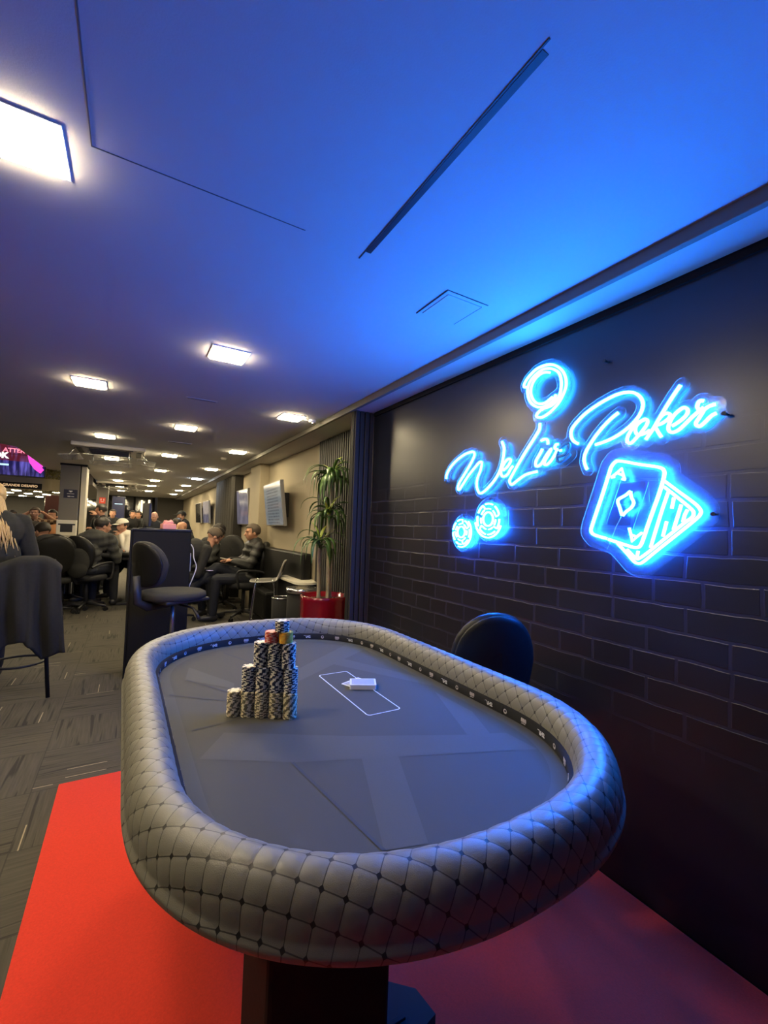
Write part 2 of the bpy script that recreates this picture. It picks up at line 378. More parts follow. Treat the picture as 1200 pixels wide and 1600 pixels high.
# second folded curtain further down the right wall
t = thing('vertical_slat_curtain', 'black ribbed curtain far down the right wall beside the pilaster', 'curtain', (1.6, 8.05, 0))
b = BM()
pts = []
for k in range(40): pts.append((.02+.05*math.sin(k*PI/2.5), k*.045))
for (x0, y0), (x1, y1) in zip(pts, pts[1:]):
    f = b.faces.new([b.verts.new(p) for p in ((x0, y0, 0), (x1, y1, 0), (x1, y1, 2.18), (x0, y0, 2.18))])
bmesh.ops.remove_doubles(b, verts=b.verts, dist=1e-5); o = obj('drape', b, 'charcoal', t); s = o.modifiers.new('s', 'SOLIDIFY'); s.thickness = .02
b = BM(); box(b, -.02, .13, -.02, .0, 0, 2.18); obj('end_panel', b, 'charcoal', t)

# ================================================================= POKER TABLE
TC = dict(cx=.5390, y1=.9380, y2=1.6038, R=.4290, e=2.3466, ry=.9533, rot=.0137)
def loop_pts(off, n=400):
    """points and normals of the table outline, evenly spaced by arc length, offset outwards"""
    R, e, ry, cx = TC['R'], TC['e'], TC['ry'], TC['cx']
    P = []; Nn = []
    def end(sg, yc, a):
        ca, sa = math.cos(a), math.sin(a); s1 = 1 if ca >= 0 else -1
        nx = s1*abs(ca)**(2-2/e); ny = abs(sa)**(2-2/e)/ry; L = math.hypot(nx, ny) or 1
        return (cx+sg*R*s1*abs(ca)**(2/e), yc+sg*R*ry*abs(sa)**(2/e)), (sg*nx/L, sg*ny/L)
    for sg, yc in ((1, TC['y2']), (-1, TC['y1'])):
        for k in range(240):
            a = 1e-4+(PI-2e-4)*k/239; p, n_ = end(sg, yc, a); P.append(p); Nn.append(n_)
    c = (cx, (TC['y1']+TC['y2'])/2); cr, sr = math.cos(TC['rot']), math.sin(TC['rot'])
    P = [((x-c[0])*cr-(y-c[1])*sr+c[0], (x-c[0])*sr+(y-c[1])*cr+c[1]) for x, y in P]
    Nn = [(x*cr-y*sr, x*sr+y*cr) for x, y in Nn]
    Q = np.array([(p[0]+q[0]*off, p[1]+q[1]*off) for p, q in zip(P, Nn)]+[(P[0][0]+Nn[0][0]*off, P[0][1]+Nn[0][1]*off)])
    A = np.array(Nn+[Nn[0]])
    d = np.r_[0, np.cumsum(np.linalg.norm(np.diff(Q, axis=0), axis=1))]
    s = np.linspace(0, d[-1], n, endpoint=False)
    X = np.c_[np.interp(s, d, Q[:, 0]), np.interp(s, d, Q[:, 1])]; NX = np.c_[np.interp(s, d, A[:, 0]), np.interp(s, d, A[:, 1])]
    NX /= np.linalg.norm(NX, axis=1)[:, None]
    return X, NX, d[-1]
FZ = .750
table = thing('poker_table', 'large oval poker table with quilted black rail and grey speed cloth in the foreground', 'poker table', (0, 0, 0))
# quilted rail
def section():
    """rail cross-section: (offset, z) from the inner lower edge over the crest to the outer lower edge"""
    out = []; w = .0455; o0 = .0086
    out.append((o0+.004, .773))
    for k in range(61):
        t_ = PI*k/60; c_, s_ = math.cos(t_), math.sin(t_)
        out.append((o0+w-w*(1 if c_ > 0 else -1)*abs(c_)**.92, .770+.070*s_**.86))
    out += [(o0+2*w+.005, .758), (o0+2*w+.003, .748), (o0+2*w-.006, .741)]
    return out
sec = np.array(section()); sd = np.r_[0, np.cumsum(np.linalg.norm(np.diff(sec, axis=0), axis=1))]
NS = 1500; NTt = 72
tt = np.linspace(0, sd[-1], NTt+1); SX = np.interp(tt, sd, sec[:, 0]); SZ = np.interp(tt, sd, sec[:, 1])
dX = np.gradient(SX); dZ = np.gradient(SZ); L_ = np.hypot(dX, dZ); NXs = -dZ/L_; NZs = dX/L_      # outward normal of the section
Pm, Nm, Lm = loop_pts(.054, NS)
crest = tt[int(np.argmax(SZ))]; CELL = .0333
fab = (tt-crest)*.90                                   # the quilted sheet is laid flat over the crest and pulled down both sides
me_v = []; uvs = np.zeros((NS, NTt+1, 2))
for i in range(NS):
    for j in range(NTt+1):
        fx = Pm[i][0]+Nm[i][0]*fab[j]; fy = Pm[i][1]+Nm[i][1]*fab[j]
        ua = (fx+fy)/math.sqrt(2)/CELL+.09; ub = (fx-fy)/math.sqrt(2)/CELL+.16
        uvs[i, j] = (ua, ub)
        h = (abs(math.sin(PI*ua))*abs(math.sin(PI*ub)))**.4
        fade = min(1, max(0, (tt[j]-.010)/.02))*min(1, max(0, (tt[-1]-.02-tt[j])/.02))
        q = (h-1)*.0017*fade
        off = SX[j]-.054+NXs[j]*q; z = SZ[j]+NZs[j]*q
        me_v.append((Pm[i][0]+Nm[i][0]*off, Pm[i][1]+Nm[i][1]*off, z))
faces = []; fuv = []
W_ = NTt+1
for i in range(NS):
    i2 = (i+1) % NS
    for j in range(NTt):
        faces.append((i*W_+j, i2*W_+j, i2*W_+j+1, i*W_+j+1))
        fuv += [uvs[i, j], uvs[i2, j], uvs[i2, j+1], uvs[i, j+1]]
me = bpy.data.meshes.new('rail'); me.from_pydata(me_v, [], faces); uvl = me.uv_layers.new(name='UVMap')
uvl.data.foreach_set('uv', np.array(fuv, dtype=np.float32).ravel())
bm = BM(); bm.from_mesh(me); bmesh.ops.recalc_face_normals(bm, faces=bm.faces)
rail = obj('rail', bm, 'rail', table, smooth=True)
def ring_band(bm, offz, n=360, mi=0):
    rings = []
    for off, z in offz:
        X, _, _ = loop_pts(0, 8)
        P, Nn, _ = loop_pts(.0, n)
        rings.append([bm.verts.new((P[k][0]+Nn[k][0]*off, P[k][1]+Nn[k][1]*off, z)) for k in range(n)])
    for a, c in zip(rings, rings[1:]):
        for k in range(n):
            f = bm.faces.new((a[k], a[(k+1) % n], c[(k+1) % n], c[k])); f.material_index = mi; f.smooth = True
b = BM(); ring_band(b, [(.0, FZ-.01), (.0, .7765), (.0165, .7765)]); strip = obj('race_track_strip', b, 'blackm', table)
b = BM(); P, _, _ = loop_pts(.001, 240); prism(b, [tuple(p) for p in P], FZ-.012, FZ); obj('felt', b, 'felt', table)
b = BM(); ring_band(b, [(.085, .748), (.060, .735), (.045, .700), (.03, .694), (-.30, .694)]); obj('apron', b, 'black', table, smooth=True)
# printed bands on the cloth
def flat_poly(bm, pts, z): bm.faces.new([bm.verts.new((x, y, z)) for x, y in pts])
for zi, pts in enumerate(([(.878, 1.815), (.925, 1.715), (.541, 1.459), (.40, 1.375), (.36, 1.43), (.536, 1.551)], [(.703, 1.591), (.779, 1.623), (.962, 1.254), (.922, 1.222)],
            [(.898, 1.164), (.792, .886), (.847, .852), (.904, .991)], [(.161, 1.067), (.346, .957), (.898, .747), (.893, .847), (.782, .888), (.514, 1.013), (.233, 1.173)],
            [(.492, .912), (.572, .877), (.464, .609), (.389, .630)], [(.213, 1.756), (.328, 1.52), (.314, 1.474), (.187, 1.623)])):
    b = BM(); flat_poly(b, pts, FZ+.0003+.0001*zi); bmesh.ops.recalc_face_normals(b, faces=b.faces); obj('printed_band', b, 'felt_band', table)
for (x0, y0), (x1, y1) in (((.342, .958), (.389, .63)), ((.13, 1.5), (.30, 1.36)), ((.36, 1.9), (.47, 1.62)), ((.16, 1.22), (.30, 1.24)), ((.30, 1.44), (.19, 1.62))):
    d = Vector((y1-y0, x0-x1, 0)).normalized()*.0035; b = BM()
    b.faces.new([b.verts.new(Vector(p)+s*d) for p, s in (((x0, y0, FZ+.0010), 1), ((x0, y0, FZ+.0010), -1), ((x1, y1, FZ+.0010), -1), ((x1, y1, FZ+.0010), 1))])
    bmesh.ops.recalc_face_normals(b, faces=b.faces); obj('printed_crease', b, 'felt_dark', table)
b = BM(); P1, N1, _ = loop_pts(-.001, 200); P2, N2, _ = loop_pts(-.042, 200)
r1_ = []; r2_ = []
Pb, Nb, _ = loop_pts(0, 200)
for k in range(200):
    r1_.append(b.verts.new((Pb[k][0]-Nb[k][0]*.001, Pb[k][1]-Nb[k][1]*.001, FZ+.0002))); r2_.append(b.verts.new((Pb[k][0]-Nb[k][0]*.036, Pb[k][1]-Nb[k][1]*.036, FZ+.0002)))
for k in range(200): b.faces.new((r1_[k], r1_[(k+1) % 200], r2_[(k+1) % 200], r2_[k]))
bmesh.ops.recalc_face_normals(b, faces=b.faces); obj('printed_border', b, 'felt_band', table)
# white outline for the board cards
RC = Vector((.6665, 1.2875)); RW, RH = .114, .379
b = BM(); o_ = rrect(RW, RH, .012); i_ = rrect(RW-.007, RH-.007, .009)
vo = [b.verts.new((RC.x+x, RC.y+y, FZ+.0012)) for x, y in o_]; vi = [b.verts.new((RC.x+x, RC.y+y, FZ+.0012)) for x, y in i_]
for k in range(len(vo)): b.faces.new((vo[k], vo[(k+1) % len(vo)], vi[(k+1) % len(vi)], vi[k]))
obj('card_zone_outline', b, 'felt_line', table)
# logos on the race track strip: H2 mark, triple-eight block, round mark, again and again
t888 = text_mesh('888', .0140, .0003, .0005); tpk = text_mesh('poker', .0065, .0003); th2 = text_mesh('H2', .0150, .0003, .0006)
P, Nn, Lf = loop_pts(-.0008, 720)
nl = int(Lf/.0705)
for k in range(min(nl, 60)):
    i = int((k+.35)/nl*720) % 720; p = P[i]; n_ = Nn[i]
    inw = Vector((-n_[0], -n_[1], 0)); up = Vector((0, 0, 1)); right = up.cross(inw).normalized()
    mx = Matrix(((right.x, up.x, inw.x, p[0]+inw.x*.0006), (right.y, up.y, inw.y, p[1]+inw.y*.0006), (0, 1, 0, .7632), (0, 0, 0, 1)))
    b = BM(); kind = k % 3
    if kind == 0:
        add_mesh(b, th2, mx @ Matrix.Translation((.007, -.0005, 0)))
        arc = [mx @ Vector((-.011+.0055*math.cos(a), .001+.0045*math.sin(a), 0)) for a in [math.radians(x) for x in range(-20, 160, 20)]]
        tube(b, arc, .0008, 5); tube(b, [mx @ Vector(q) for q in ((-.006, -.0005, 0), (-.004, -.005, 0), (0, -.005, 0))], .0009, 5)
        obj('rail_mark', b, 'rail_logo', strip)
    elif kind == 1:
        add_mesh(b, t888, mx @ Matrix.Translation((0, .0018, 0))); add_mesh(b, tpk, mx @ Matrix.Translation((0, -.0055, 0)))
        obj('rail_mark', b, 'logo_pink', strip)
    else:
        r_ = [b.verts.new(mx @ Vector((.0068*math.cos(a), .0068*math.sin(a), 0))) for a in [2*PI*q/20 for q in range(20)]]
        b.faces.new(r_)
        obj('rail_mark', b, 'logo_pink', strip)
        b = BM(); r_ = [b.verts.new(mx @ Vector((.001+.0035*math.cos(a), .001+.0035*math.sin(a), .0006))) for a in [PI*q/10 for q in range(0, 16)]]; b.faces.new(r_)
        bmesh.ops.recalc_face_normals(b, faces=b.faces); obj('mark_inset', b, 'blackm', strip)
for k in (40, 205, 330, 470, 600):
    p = P[k]; n_ = Nn[k]; b = BM(); tube(b, [(p[0]-n_[0]*.0004, p[1]-n_[1]*.0004, FZ), (p[0]-n_[0]*.0004, p[1]-n_[1]*.0004, .776)], .0009, 5); obj('strip_joint', b, 'charcoal', strip)
# pedestals
for y0 in (.84, 1.52):
    b = BM(); box(b, .268, .545, y0, y0+.19, .05, .70, .01); obj('leg_panel', b, 'blackm', table)
    b = BM(); poly = [(.28, y0+.01), (.60, y0+.01), (.672, y0+.06), (.735, y0+.075), (.725, y0+.15), (.66, y0+.21), (.28, y0+.21)]
    prism(b, poly, .012, .05); box(b, .56, .66, y0+.10, y0+.112, .05, .058, .001); obj('foot_plate', b, 'charcoal', table)
    b = BM(); poly = [(.57, y0+.02), (.60, y0+.02), (.672, y0+.068), (.66, y0+.085)]; prism(b, poly, .05, .066); obj('foot_plate_rib', b, 'charcoal', table)

# ================================================================= CHIPS
CR = .0195; CT = .00337
def chip_mesh(name, c1, c2):
    ma = mat(name+'_clay', c1, .45); mb = mat(name+'_edge_spot', c2, .45)
    bm = BM(); n = 48; prof = [(CR*.62, CT), (CR*.66, CT-.0002), (CR*.94, CT-.0002), (CR, CT-.0006), (CR, .0006), (CR*.94, .0)]
    rings = [[bm.verts.new((r*math.cos(2*PI*k/n), r*math.sin(2*PI*k/n), z)) for k in range(n)] for r, z in prof]
    for q, (a, c) in enumerate(zip(rings, rings[1:])):
        for k in range(n):
            f = bm.faces.new((a[k], a[(k+1) % n], c[(k+1) % n], c[k]))
            f.material_index = 1 if (q >= 1 and (k % 8) < 4) else 0
            f.smooth = False
    f = bm.faces.new(rings[0]); f.material_index = 1
    bm.faces.new(rings[-1][::-1])
    bmesh.ops.recalc_face_normals(bm, faces=bm.faces)
    me = bpy.data.meshes.new(name); bm.to_mesh(me); bm.free(); me.materials.append(ma); me.materials.append(mb); return me
chips = {'grey': chip_mesh('grey_chip', (.17, .14, .070), (.88, .76, .48)), 'black': chip_mesh('black_chip', (.014, .014, .028), (.88, .80, .62)),
         'red': chip_mesh('red_chip', (.62, .06, .03), (.78, .42, .32)), 'yellow': chip_mesh('yellow_chip', (.80, .38, .03), (.84, .48, .06))}
row_dir = Vector((.8495, -.5277)); perp = Vector((.5277, .8495))
base = Vector((.276, 1.272)); pitch = .0393
rows = [(5, 0, [20]*5, ['grey']*5), (4, .5, [20]*4, ['black']*4), (3, 1.0, [20]*3, ['black']*3), (2, 2.06, [9, 9], ['red', 'yellow']), (1, 2.52, [9], ['black'])]
ROWN = ['the bottom row', 'the second row', 'the third row', 'the fourth row', 'the top']
z0 = FZ+.0006; rnd = random.Random(3)
for ri, (n, sh, cnt, cols) in enumerate(rows):
    sh_ = [0, .96, 1.75, 2.49, 3.2][ri]
    for s in range(n):
        for k in range(cnt[s]):
            me = chips[cols[s]]
            p = base+row_dir*pitch*(s+sh_)+perp*(.004*(ri > 0))+Vector((rnd.uniform(-.0006, .0006), rnd.uniform(-.0006, .0006)))
            o = bpy.data.objects.new(cols[s]+'_poker_chip', me); C.objects.link(o); o.location = (p.x, p.y, z0+k*(CT+.00003))
            mode = (ri*5+s) % 3
            o.rotation_euler.z = rnd.uniform(0, 6.28) if mode == 0 else (k//2*.33+rnd.uniform(-.25, .25) if mode == 1 else ((k % 2)*.42+rnd.uniform(-.12, .12)+(k//6)*.5))
            where = 'the very top stack' if ri == 4 else (('the %s stack of %s' % (ORD[s], ROWN[ri])) if ri != 3 else ('the short %s stack' % cols[s]))
            colw = {'grey': 'grey and cream', 'black': 'black and white', 'red': 'red and pink', 'yellow': 'plain yellow'}[cols[s]]
            tag(o, '%s chip, %s up in %s' % (colw, ORD[k], where), 'poker chip', 'poker chips in the pyramid')
    z0 += max(cnt)*(CT+.00003)+.0002
# two shorter side stacks keep the wide base of the pyramid: same heights, so nothing more to add

# ================================================================= CARDS
M['card_face'] = mat('card_paper', (.80, .79, .76), .5)
m = M['card_back'] = mat('card_back_print', (.7, .7, .7), .5); g = NT(m); tc = g.n('TexCoord'); sp = g.n('SeparateXYZ'); g.l(tc.outputs['Object'], sp.inputs[0])
ch = g.n('TexChecker'); ch.inputs['Scale'].default_value = 420; g.l(tc.outputs['Object'], ch.inputs['Vector'])
ins = g.m('MULTIPLY', g.m('LESS_THAN', g.m('ABSOLUTE', sp.outputs[0]), .038), g.m('LESS_THAN', g.m('ABSOLUTE', sp.outputs[1]), .026))
g.l(g.mix(ins, (.80, .79, .77), g.mix(ch.outputs['Fac'], (.22, .23, .26), (.55, .56, .58))), g.b.inputs['Base Color'])
t = thing('card_deck', 'squared deck of playing cards lying face down on the white outline of the cloth', 'playing cards', (.705, 1.312, FZ+.0012), math.radians(-26))
b = BM(); prism(b, rrect(.088, .063, .004), 0, .0145); obj('cards', b, 'card_face', t)
b = BM(); prism(b, rrect(.088, .063, .004), .0145, .0150); obj('top_card', b, 'card_back', t)
t = thing('loose_card', 'single playing card sticking out crookedly from behind the deck', 'playing card', (.700, 1.350, FZ+.0012), math.radians(22))
b = BM(); prism(b, rrect(.088, .063, .004), 0, .0008); obj('card', b, 'card_back', t)

# ================================================================= NEON SIGN
NEONPTS = {'w':[[[2.0102,1.5944],[2.0073,1.6193],[1.981,1.6518],[1.9323,1.6859],[1.8597,1.7155],[1.7967,1.7234],[1.7759,1.7159],[1.7752,1.6948],[1.8079,1.652],[1.8554,1.6],[1.8938,1.5601],[1.9038,1.5318],[1.8923,1.5213],[1.8677,1.5437],[1.8197,1.592],[1.7729,1.6294],[1.7339,1.6573],[1.7143,1.655],[1.7227,1.6149],[1.7444,1.5759],[1.7496,1.5351],[1.7353,1.5021],[1.7154,1.4918],[1.6777,1.5075],[1.6236,1.5477],[1.5891,1.5881],[1.5699,1.6291],[1.5596,1.675],[1.5578,1.7134],[1.5731,1.7438]]],'e':[[[1.5603,1.5981],[1.5324,1.6121],[1.5109,1.6391],[1.5222,1.651],[1.5472,1.6393],[1.5692,1.6076],[1.5743,1.5823],[1.5594,1.566],[1.5313,1.5739],[1.5098,1.6012],[1.4964,1.6123]]],'l':[[[1.3399,1.7905],[1.3417,1.7633],[1.3629,1.7355],[1.3966,1.6972],[1.4363,1.6503],[1.472,1.6054],[1.5007,1.5669],[1.5166,1.5432],[1.5107,1.5281],[1.4968,1.5228],[1.4598,1.5425],[1.4137,1.5627],[1.3496,1.5703]]],'iv':[[[1.3232,1.6703],[1.3369,1.6489],[1.3556,1.6239],[1.36,1.6048],[1.3501,1.5939],[1.3265,1.6048],[1.2993,1.64],[1.2747,1.6632],[1.2901,1.6387],[1.308,1.6142],[1.31,1.599],[1.2984,1.5958],[1.2759,1.6102],[1.2541,1.6376],[1.2456,1.6552],[1.2568,1.6644],[1.2505,1.6785],[1.2395,1.6786]],[[1.2457,1.6571],[1.2346,1.6506],[1.2217,1.6499]]],'dot':[[[1.331,1.7086],[1.3123,1.7132],[1.296,1.7067],[1.2933,1.687]]],'unlit':[[[1.2407,1.6246],[1.2106,1.628],[1.1858,1.6502],[1.1841,1.6718],[1.2029,1.6748],[1.2282,1.6564],[1.2451,1.6252],[1.2381,1.6019],[1.2144,1.6027],[1.1935,1.6147],[1.1772,1.6271]]],'nine':[[[1.421,1.9803],[1.4339,1.9839],[1.4368,1.995],[1.4193,2.0188],[1.3746,2.0462],[1.3311,2.0527],[1.2889,2.0472],[1.2525,2.0279],[1.2213,1.9954],[1.2056,1.957],[1.2051,1.9233],[1.2194,1.8898],[1.2406,1.8612],[1.2713,1.8379],[1.3029,1.8219],[1.3309,1.8161],[1.355,1.8232],[1.3577,1.8357],[1.3364,1.8507],[1.3129,1.8552],[1.2852,1.8565],[1.2584,1.8693],[1.2368,1.8942],[1.2287,1.926],[1.2293,1.9601],[1.2408,1.9938],[1.2657,2.0167],[1.2932,2.031],[1.3308,2.0367],[1.3692,2.0244],[1.3986,2.0047],[1.4132,1.9762],[1.4123,1.9392],[1.3963,1.9027],[1.3659,1.8753],[1.3319,1.8635],[1.2992,1.8656],[1.272,1.8764],[1.2546,1.9026]],[[1.2882,2.01],[1.3115,2.019],[1.34,2.0197],[1.3712,2.0049],[1.3905,1.9781],[1.3948,1.9468],[1.3841,1.9158],[1.3614,1.8902],[1.3322,1.8793],[1.3041,1.8803],[1.2724,1.8957]]],'p':[[[1.1413,1.6651],[1.1658,1.6834],[1.1765,1.7106],[1.1707,1.735],[1.1468,1.7593],[1.1078,1.7868],[1.0554,1.8098],[0.9986,1.8265],[0.9579,1.831],[0.922,1.8249],[0.8966,1.8087],[0.881,1.7842],[0.8793,1.7586],[0.8899,1.7326],[0.9115,1.7085],[0.9434,1.6857],[0.9832,1.6666],[1.0247,1.6552],[1.0644,1.6495]],[[0.9706,1.7583],[0.9977,1.7425],[1.029,1.7185],[1.0612,1.6869],[1.0906,1.6501],[1.1093,1.6179],[1.1128,1.5902],[1.1047,1.5647],[1.0988,1.5536]]],'o':[[[0.8744,1.7105],[0.8989,1.7044],[0.9208,1.6816],[0.935,1.6552],[0.9332,1.6388],[0.9204,1.6335],[0.9016,1.6495],[0.8802,1.6709],[0.8638,1.6928],[0.8624,1.7065],[0.8714,1.713],[0.8866,1.7067],[0.902,1.6939],[0.905,1.6755],[0.8955,1.6595],[0.8741,1.6604],[0.8532,1.6691]]],'k':[[[0.7531,1.8056],[0.7718,1.7811],[0.7963,1.7454],[0.8214,1.7057],[0.8473,1.6649],[0.8679,1.6376]],[[0.8229,1.7029],[0.8101,1.7154],[0.7962,1.7183],[0.7865,1.7118],[0.7905,1.6992],[0.8128,1.6857],[0.8342,1.6808],[0.8269,1.6612],[0.814,1.6377]]],'er':[[[0.7795,1.6702],[0.758,1.6807],[0.7371,1.6967],[0.7307,1.7126],[0.7398,1.7248],[0.7555,1.7211],[0.7769,1.7023],[0.7904,1.6753],[0.7904,1.6575],[0.7794,1.648],[0.7606,1.6519],[0.7396,1.6683],[0.7191,1.6871],[0.6991,1.7027],[0.6844,1.7134]],[[0.6845,1.7345],[0.6967,1.7361],[0.7029,1.7206],[0.6967,1.7078],[0.6844,1.705],[0.67,1.7129],[0.6511,1.7153]],[[0.6844,1.7022],[0.6966,1.6824],[0.7065,1.6675],[0.704,1.657],[0.6941,1.6537],[0.6795,1.6648],[0.6628,1.6808],[0.6488,1.686]]],'card':[[[1.0118,1.276],[1.0635,1.289],[1.0782,1.3043],[1.0736,1.3267],[1.0505,1.3931],[1.0277,1.4583],[1.0055,1.5265],[0.9967,1.5517],[0.9812,1.5694],[0.9614,1.5713],[0.89,1.5502],[0.8239,1.5327],[0.8053,1.5189],[0.8052,1.4955],[0.8197,1.4417],[0.8381,1.3874],[0.8569,1.332],[0.8722,1.2838],[0.8838,1.2552],[0.8998,1.2464],[0.9328,1.253],[1.0049,1.2733]]],'card_a':[[[0.9954,1.5134],[0.9785,1.5239],[0.9546,1.5429],[0.9501,1.5212],[0.9435,1.4986]],[[0.9732,1.5269],[0.9501,1.5148]],[[0.9972,1.5119],[0.9828,1.5123]],[[0.9543,1.5021],[0.9426,1.4977]],[[0.925,1.3181],[0.9186,1.2947],[0.9143,1.2682],[0.8961,1.2871],[0.8782,1.3017]],[[0.9174,1.2927],[0.8981,1.2871]]],'card_d':[[[0.922,1.454],[0.9387,1.4403],[0.9687,1.4228],[0.9619,1.395],[0.953,1.3652]],[[0.9212,1.4527],[0.9177,1.4309],[0.9093,1.4119],[0.9174,1.3937],[0.9382,1.3776],[0.9499,1.3639]]],'back':[[[0.8051,1.4838],[0.7621,1.446],[0.7114,1.4023],[0.6936,1.3798],[0.6936,1.3653],[0.7081,1.3473],[0.7616,1.2985],[0.8334,1.2341],[0.8755,1.1956],[0.8913,1.1903],[0.9075,1.1971],[0.9368,1.2279],[0.9692,1.2597]],[[0.805,1.4623],[0.7621,1.4232],[0.7213,1.3842],[0.713,1.3693],[0.7179,1.3547],[0.7412,1.3362],[0.7969,1.2861],[0.8563,1.2327],[0.8875,1.2087],[0.8995,1.2079],[0.9327,1.2385]],[[0.7904,1.4439],[0.8137,1.3711],[0.8487,1.249]],[[0.7726,1.4237],[0.7795,1.3858]],[[0.7499,1.3981],[0.7618,1.3551],[0.7739,1.3134]],[[0.7312,1.3808],[0.7396,1.3623],[0.7446,1.34]],[[0.7954,1.3419],[0.8078,1.2897]],[[0.8917,1.2347],[0.8955,1.2142]]]}
XT = WX-.030
def board(name, polylines, rad, label, parent, res=.006, discs=()):
    """clear acrylic backing whose outline follows the tubes at a fixed distance, with a paler cut edge"""
    segs = [(a, c) for pl in polylines for a, c in zip(pl, pl[1:])]
    allp = [p for pl in polylines for p in pl]+[(c[0]+s*c[2], c[1]+s*c[2]) for c in discs for s in (-1, 1)]
    y0 = min(p[0] for p in allp)-rad-res*2; y1 = max(p[0] for p in allp)+rad+res*2; z0_ = min(p[1] for p in allp)-rad-res*2; z1_ = max(p[1] for p in allp)+rad+res*2
    ny = int((y1-y0)/res)+2; nz_ = int((z1_-z0_)/res)+2
    gy, gz = np.meshgrid(y0+res*np.arange(ny), z0_+res*np.arange(nz_), indexing='ij'); D = np.full(gy.shape, 9.)
    for (a, c) in segs:
        dx, dz = c[0]-a[0], c[1]-a[1]; L2 = dx*dx+dz*dz+1e-12; t_ = np.clip(((gy-a[0])*dx+(gz-a[1])*dz)/L2, 0, 1)
        D = np.minimum(D, np.hypot(gy-a[0]-t_*dx, gz-a[1]-t_*dz)-rad)
    for c in discs: D = np.minimum(D, np.hypot(gy-c[0], gz-c[1])-c[2])
    bm = BM(); vc = {}
    def V(y, z):
        k_ = (round(y, 5), round(z, 5))
        if k_ not in vc: vc[k_] = bm.verts.new((XT+.008, y, z))
        return vc[k_]
    for i in range(ny-1):
        for j in range(nz_-1):
            cs = [(i, j), (i+1, j), (i+1, j+1), (i, j+1)]; dv = [D[c] for c in cs]
            if min(dv) >= 0: continue
            poly = []
            for q in range(4):
                a, c = cs[q], cs[(q+1) % 4]; da, dc = dv[q], dv[(q+1) % 4]
                if da < 0: poly.append(V(gy[a], gz[a]))
                if (da < 0) != (dc < 0):
                    t_ = da/(da-dc); poly.append(V(gy[a]+(gy[c]-gy[a])*t_, gz[a]+(gz[c]-gz[a])*t_))
            pp = []
            for v_ in poly:
                if v_ not in pp: pp.append(v_)
            if len(pp) > 2:
                try: bm.faces.new(pp)
                except ValueError: pass
    edge = [[v_.co.copy() for v_ in e.verts] for e in bm.edges if e.is_boundary]
    o = obj(name, bm, ['acrylic', 'acrylic_edge'], parent)
    s_ = o.modifiers.new('s', 'SOLIDIFY'); s_.thickness = .004; s_.offset = 1; s_.material_offset_rim = 1; s_.use_rim = True
    return o
def neon(name, polylines, material, rad, parent, k=4, label=None):
    """flexible neon: a solid channel standing on the board with a glowing domed front"""
    side = {'neon_cyan': 'neon_side_cyan', 'neon_blue': 'neon_side_blue'}.get(material, material)
    b = BM()
    for pl in polylines:
        pts = [Vector((0, y, z)) for y, z in pl]
        if k > 1 and len(pts) > 2: pts = smooth_path(pts, k)
        N = len(pts); rings = []
        for i, p in enumerate(pts):
            t_ = (pts[min(i+1, N-1)]-pts[max(i-1, 0)]).normalized(); n_ = Vector((0, -t_.z, t_.y))
            sec_ = [(XT+.0075, -1), (XT, -1), (XT-rad*.10, -.72), (XT-rad*.14, 0), (XT-rad*.10, .72), (XT, 1), (XT+.0075, 1)]
            rings.append([b.verts.new((x, p.y+n_.y*w*rad, p.z+n_.z*w*rad)) for x, w in sec_])
        for A, B in zip(rings, rings[1:]):
            for q in range(6):
                f = b.faces.new((A[q], A[q+1], B[q+1], B[q])); f.material_index = 0 if 1 <= q <= 4 else 1; f.smooth = False
            b.faces.new((A[6], A[0], B[0], B[6])).material_index = 1
        for A in (rings[0], rings[-1]): b.faces.new(A).material_index = 1
    bmesh.ops.recalc_face_normals(b, faces=b.faces)
    o = obj(name, b, [material, side], parent)
    if label: o['label'] = label
    return o
def standoffs(pts, parent):
    for y, z in pts:
        b = BM(); tube(b, [(XT+.004, y, z), (WX-.0005, y, z)], .004, 10); tube(b, [(XT+.001, y, z), (XT+.005, y, z)], .007, 10); obj('standoff_screw', b, 'black', parent)
NP = NEONPTS
TR = .0050
t = thing('neon_lettering', 'cyan neon script reading We Live Poker with a large nine above, on clear board', 'neon sign')
letters = [('letter_w', 'w'), ('letter_e', 'e'), ('letter_l', 'l'), ('letters_i_v', 'iv'), ('dot', 'dot'), ('digit_nine', 'nine'), ('letter_p', 'p'), ('letter_o', 'o'), ('letter_k', 'k'), ('letters_e_r', 'er')]
for nm, key in letters: neon(nm, NP[key], 'neon_cyan', TR, t)
neon('letter_e', NP['unlit'], 'neon_off', TR, t, label='unlit dim blue letter e at the end of Live')
board('acrylic_board', [p for q in ('w', 'e', 'l', 'iv', 'dot', 'nine', 'unlit', 'p', 'o', 'k', 'er') for p in NP[q]], .026, None, t)
standoffs([(1.03, 1.98), (NP['w'][0][0][0]+.005, NP['w'][0][0][1]-.02), (NP['er'][2][-1][0]-.02, NP['er'][2][-1][1]-.005)], t)
t = thing('neon_cards', 'deep blue neon pair of playing cards with an ace of diamonds in front', 'neon sign')
neon('ace_card_outline', NP['card'], 'neon_blue', TR, t); neon('ace_letters', NP['card_a'], 'neon_blue', .0035, t, 1); neon('diamond', NP['card_d'], 'neon_blue', .0040, t); neon('back_card', NP['back'], 'neon_blue', .0042, t)
cp = NP['card']+NP['back']
hullp = [p for q in cp for p in q]
board('acrylic_board', cp, .05, None, t, .008)
standoffs([(NP['back'][0][4][0]-.035, NP['back'][0][4][1])], t)
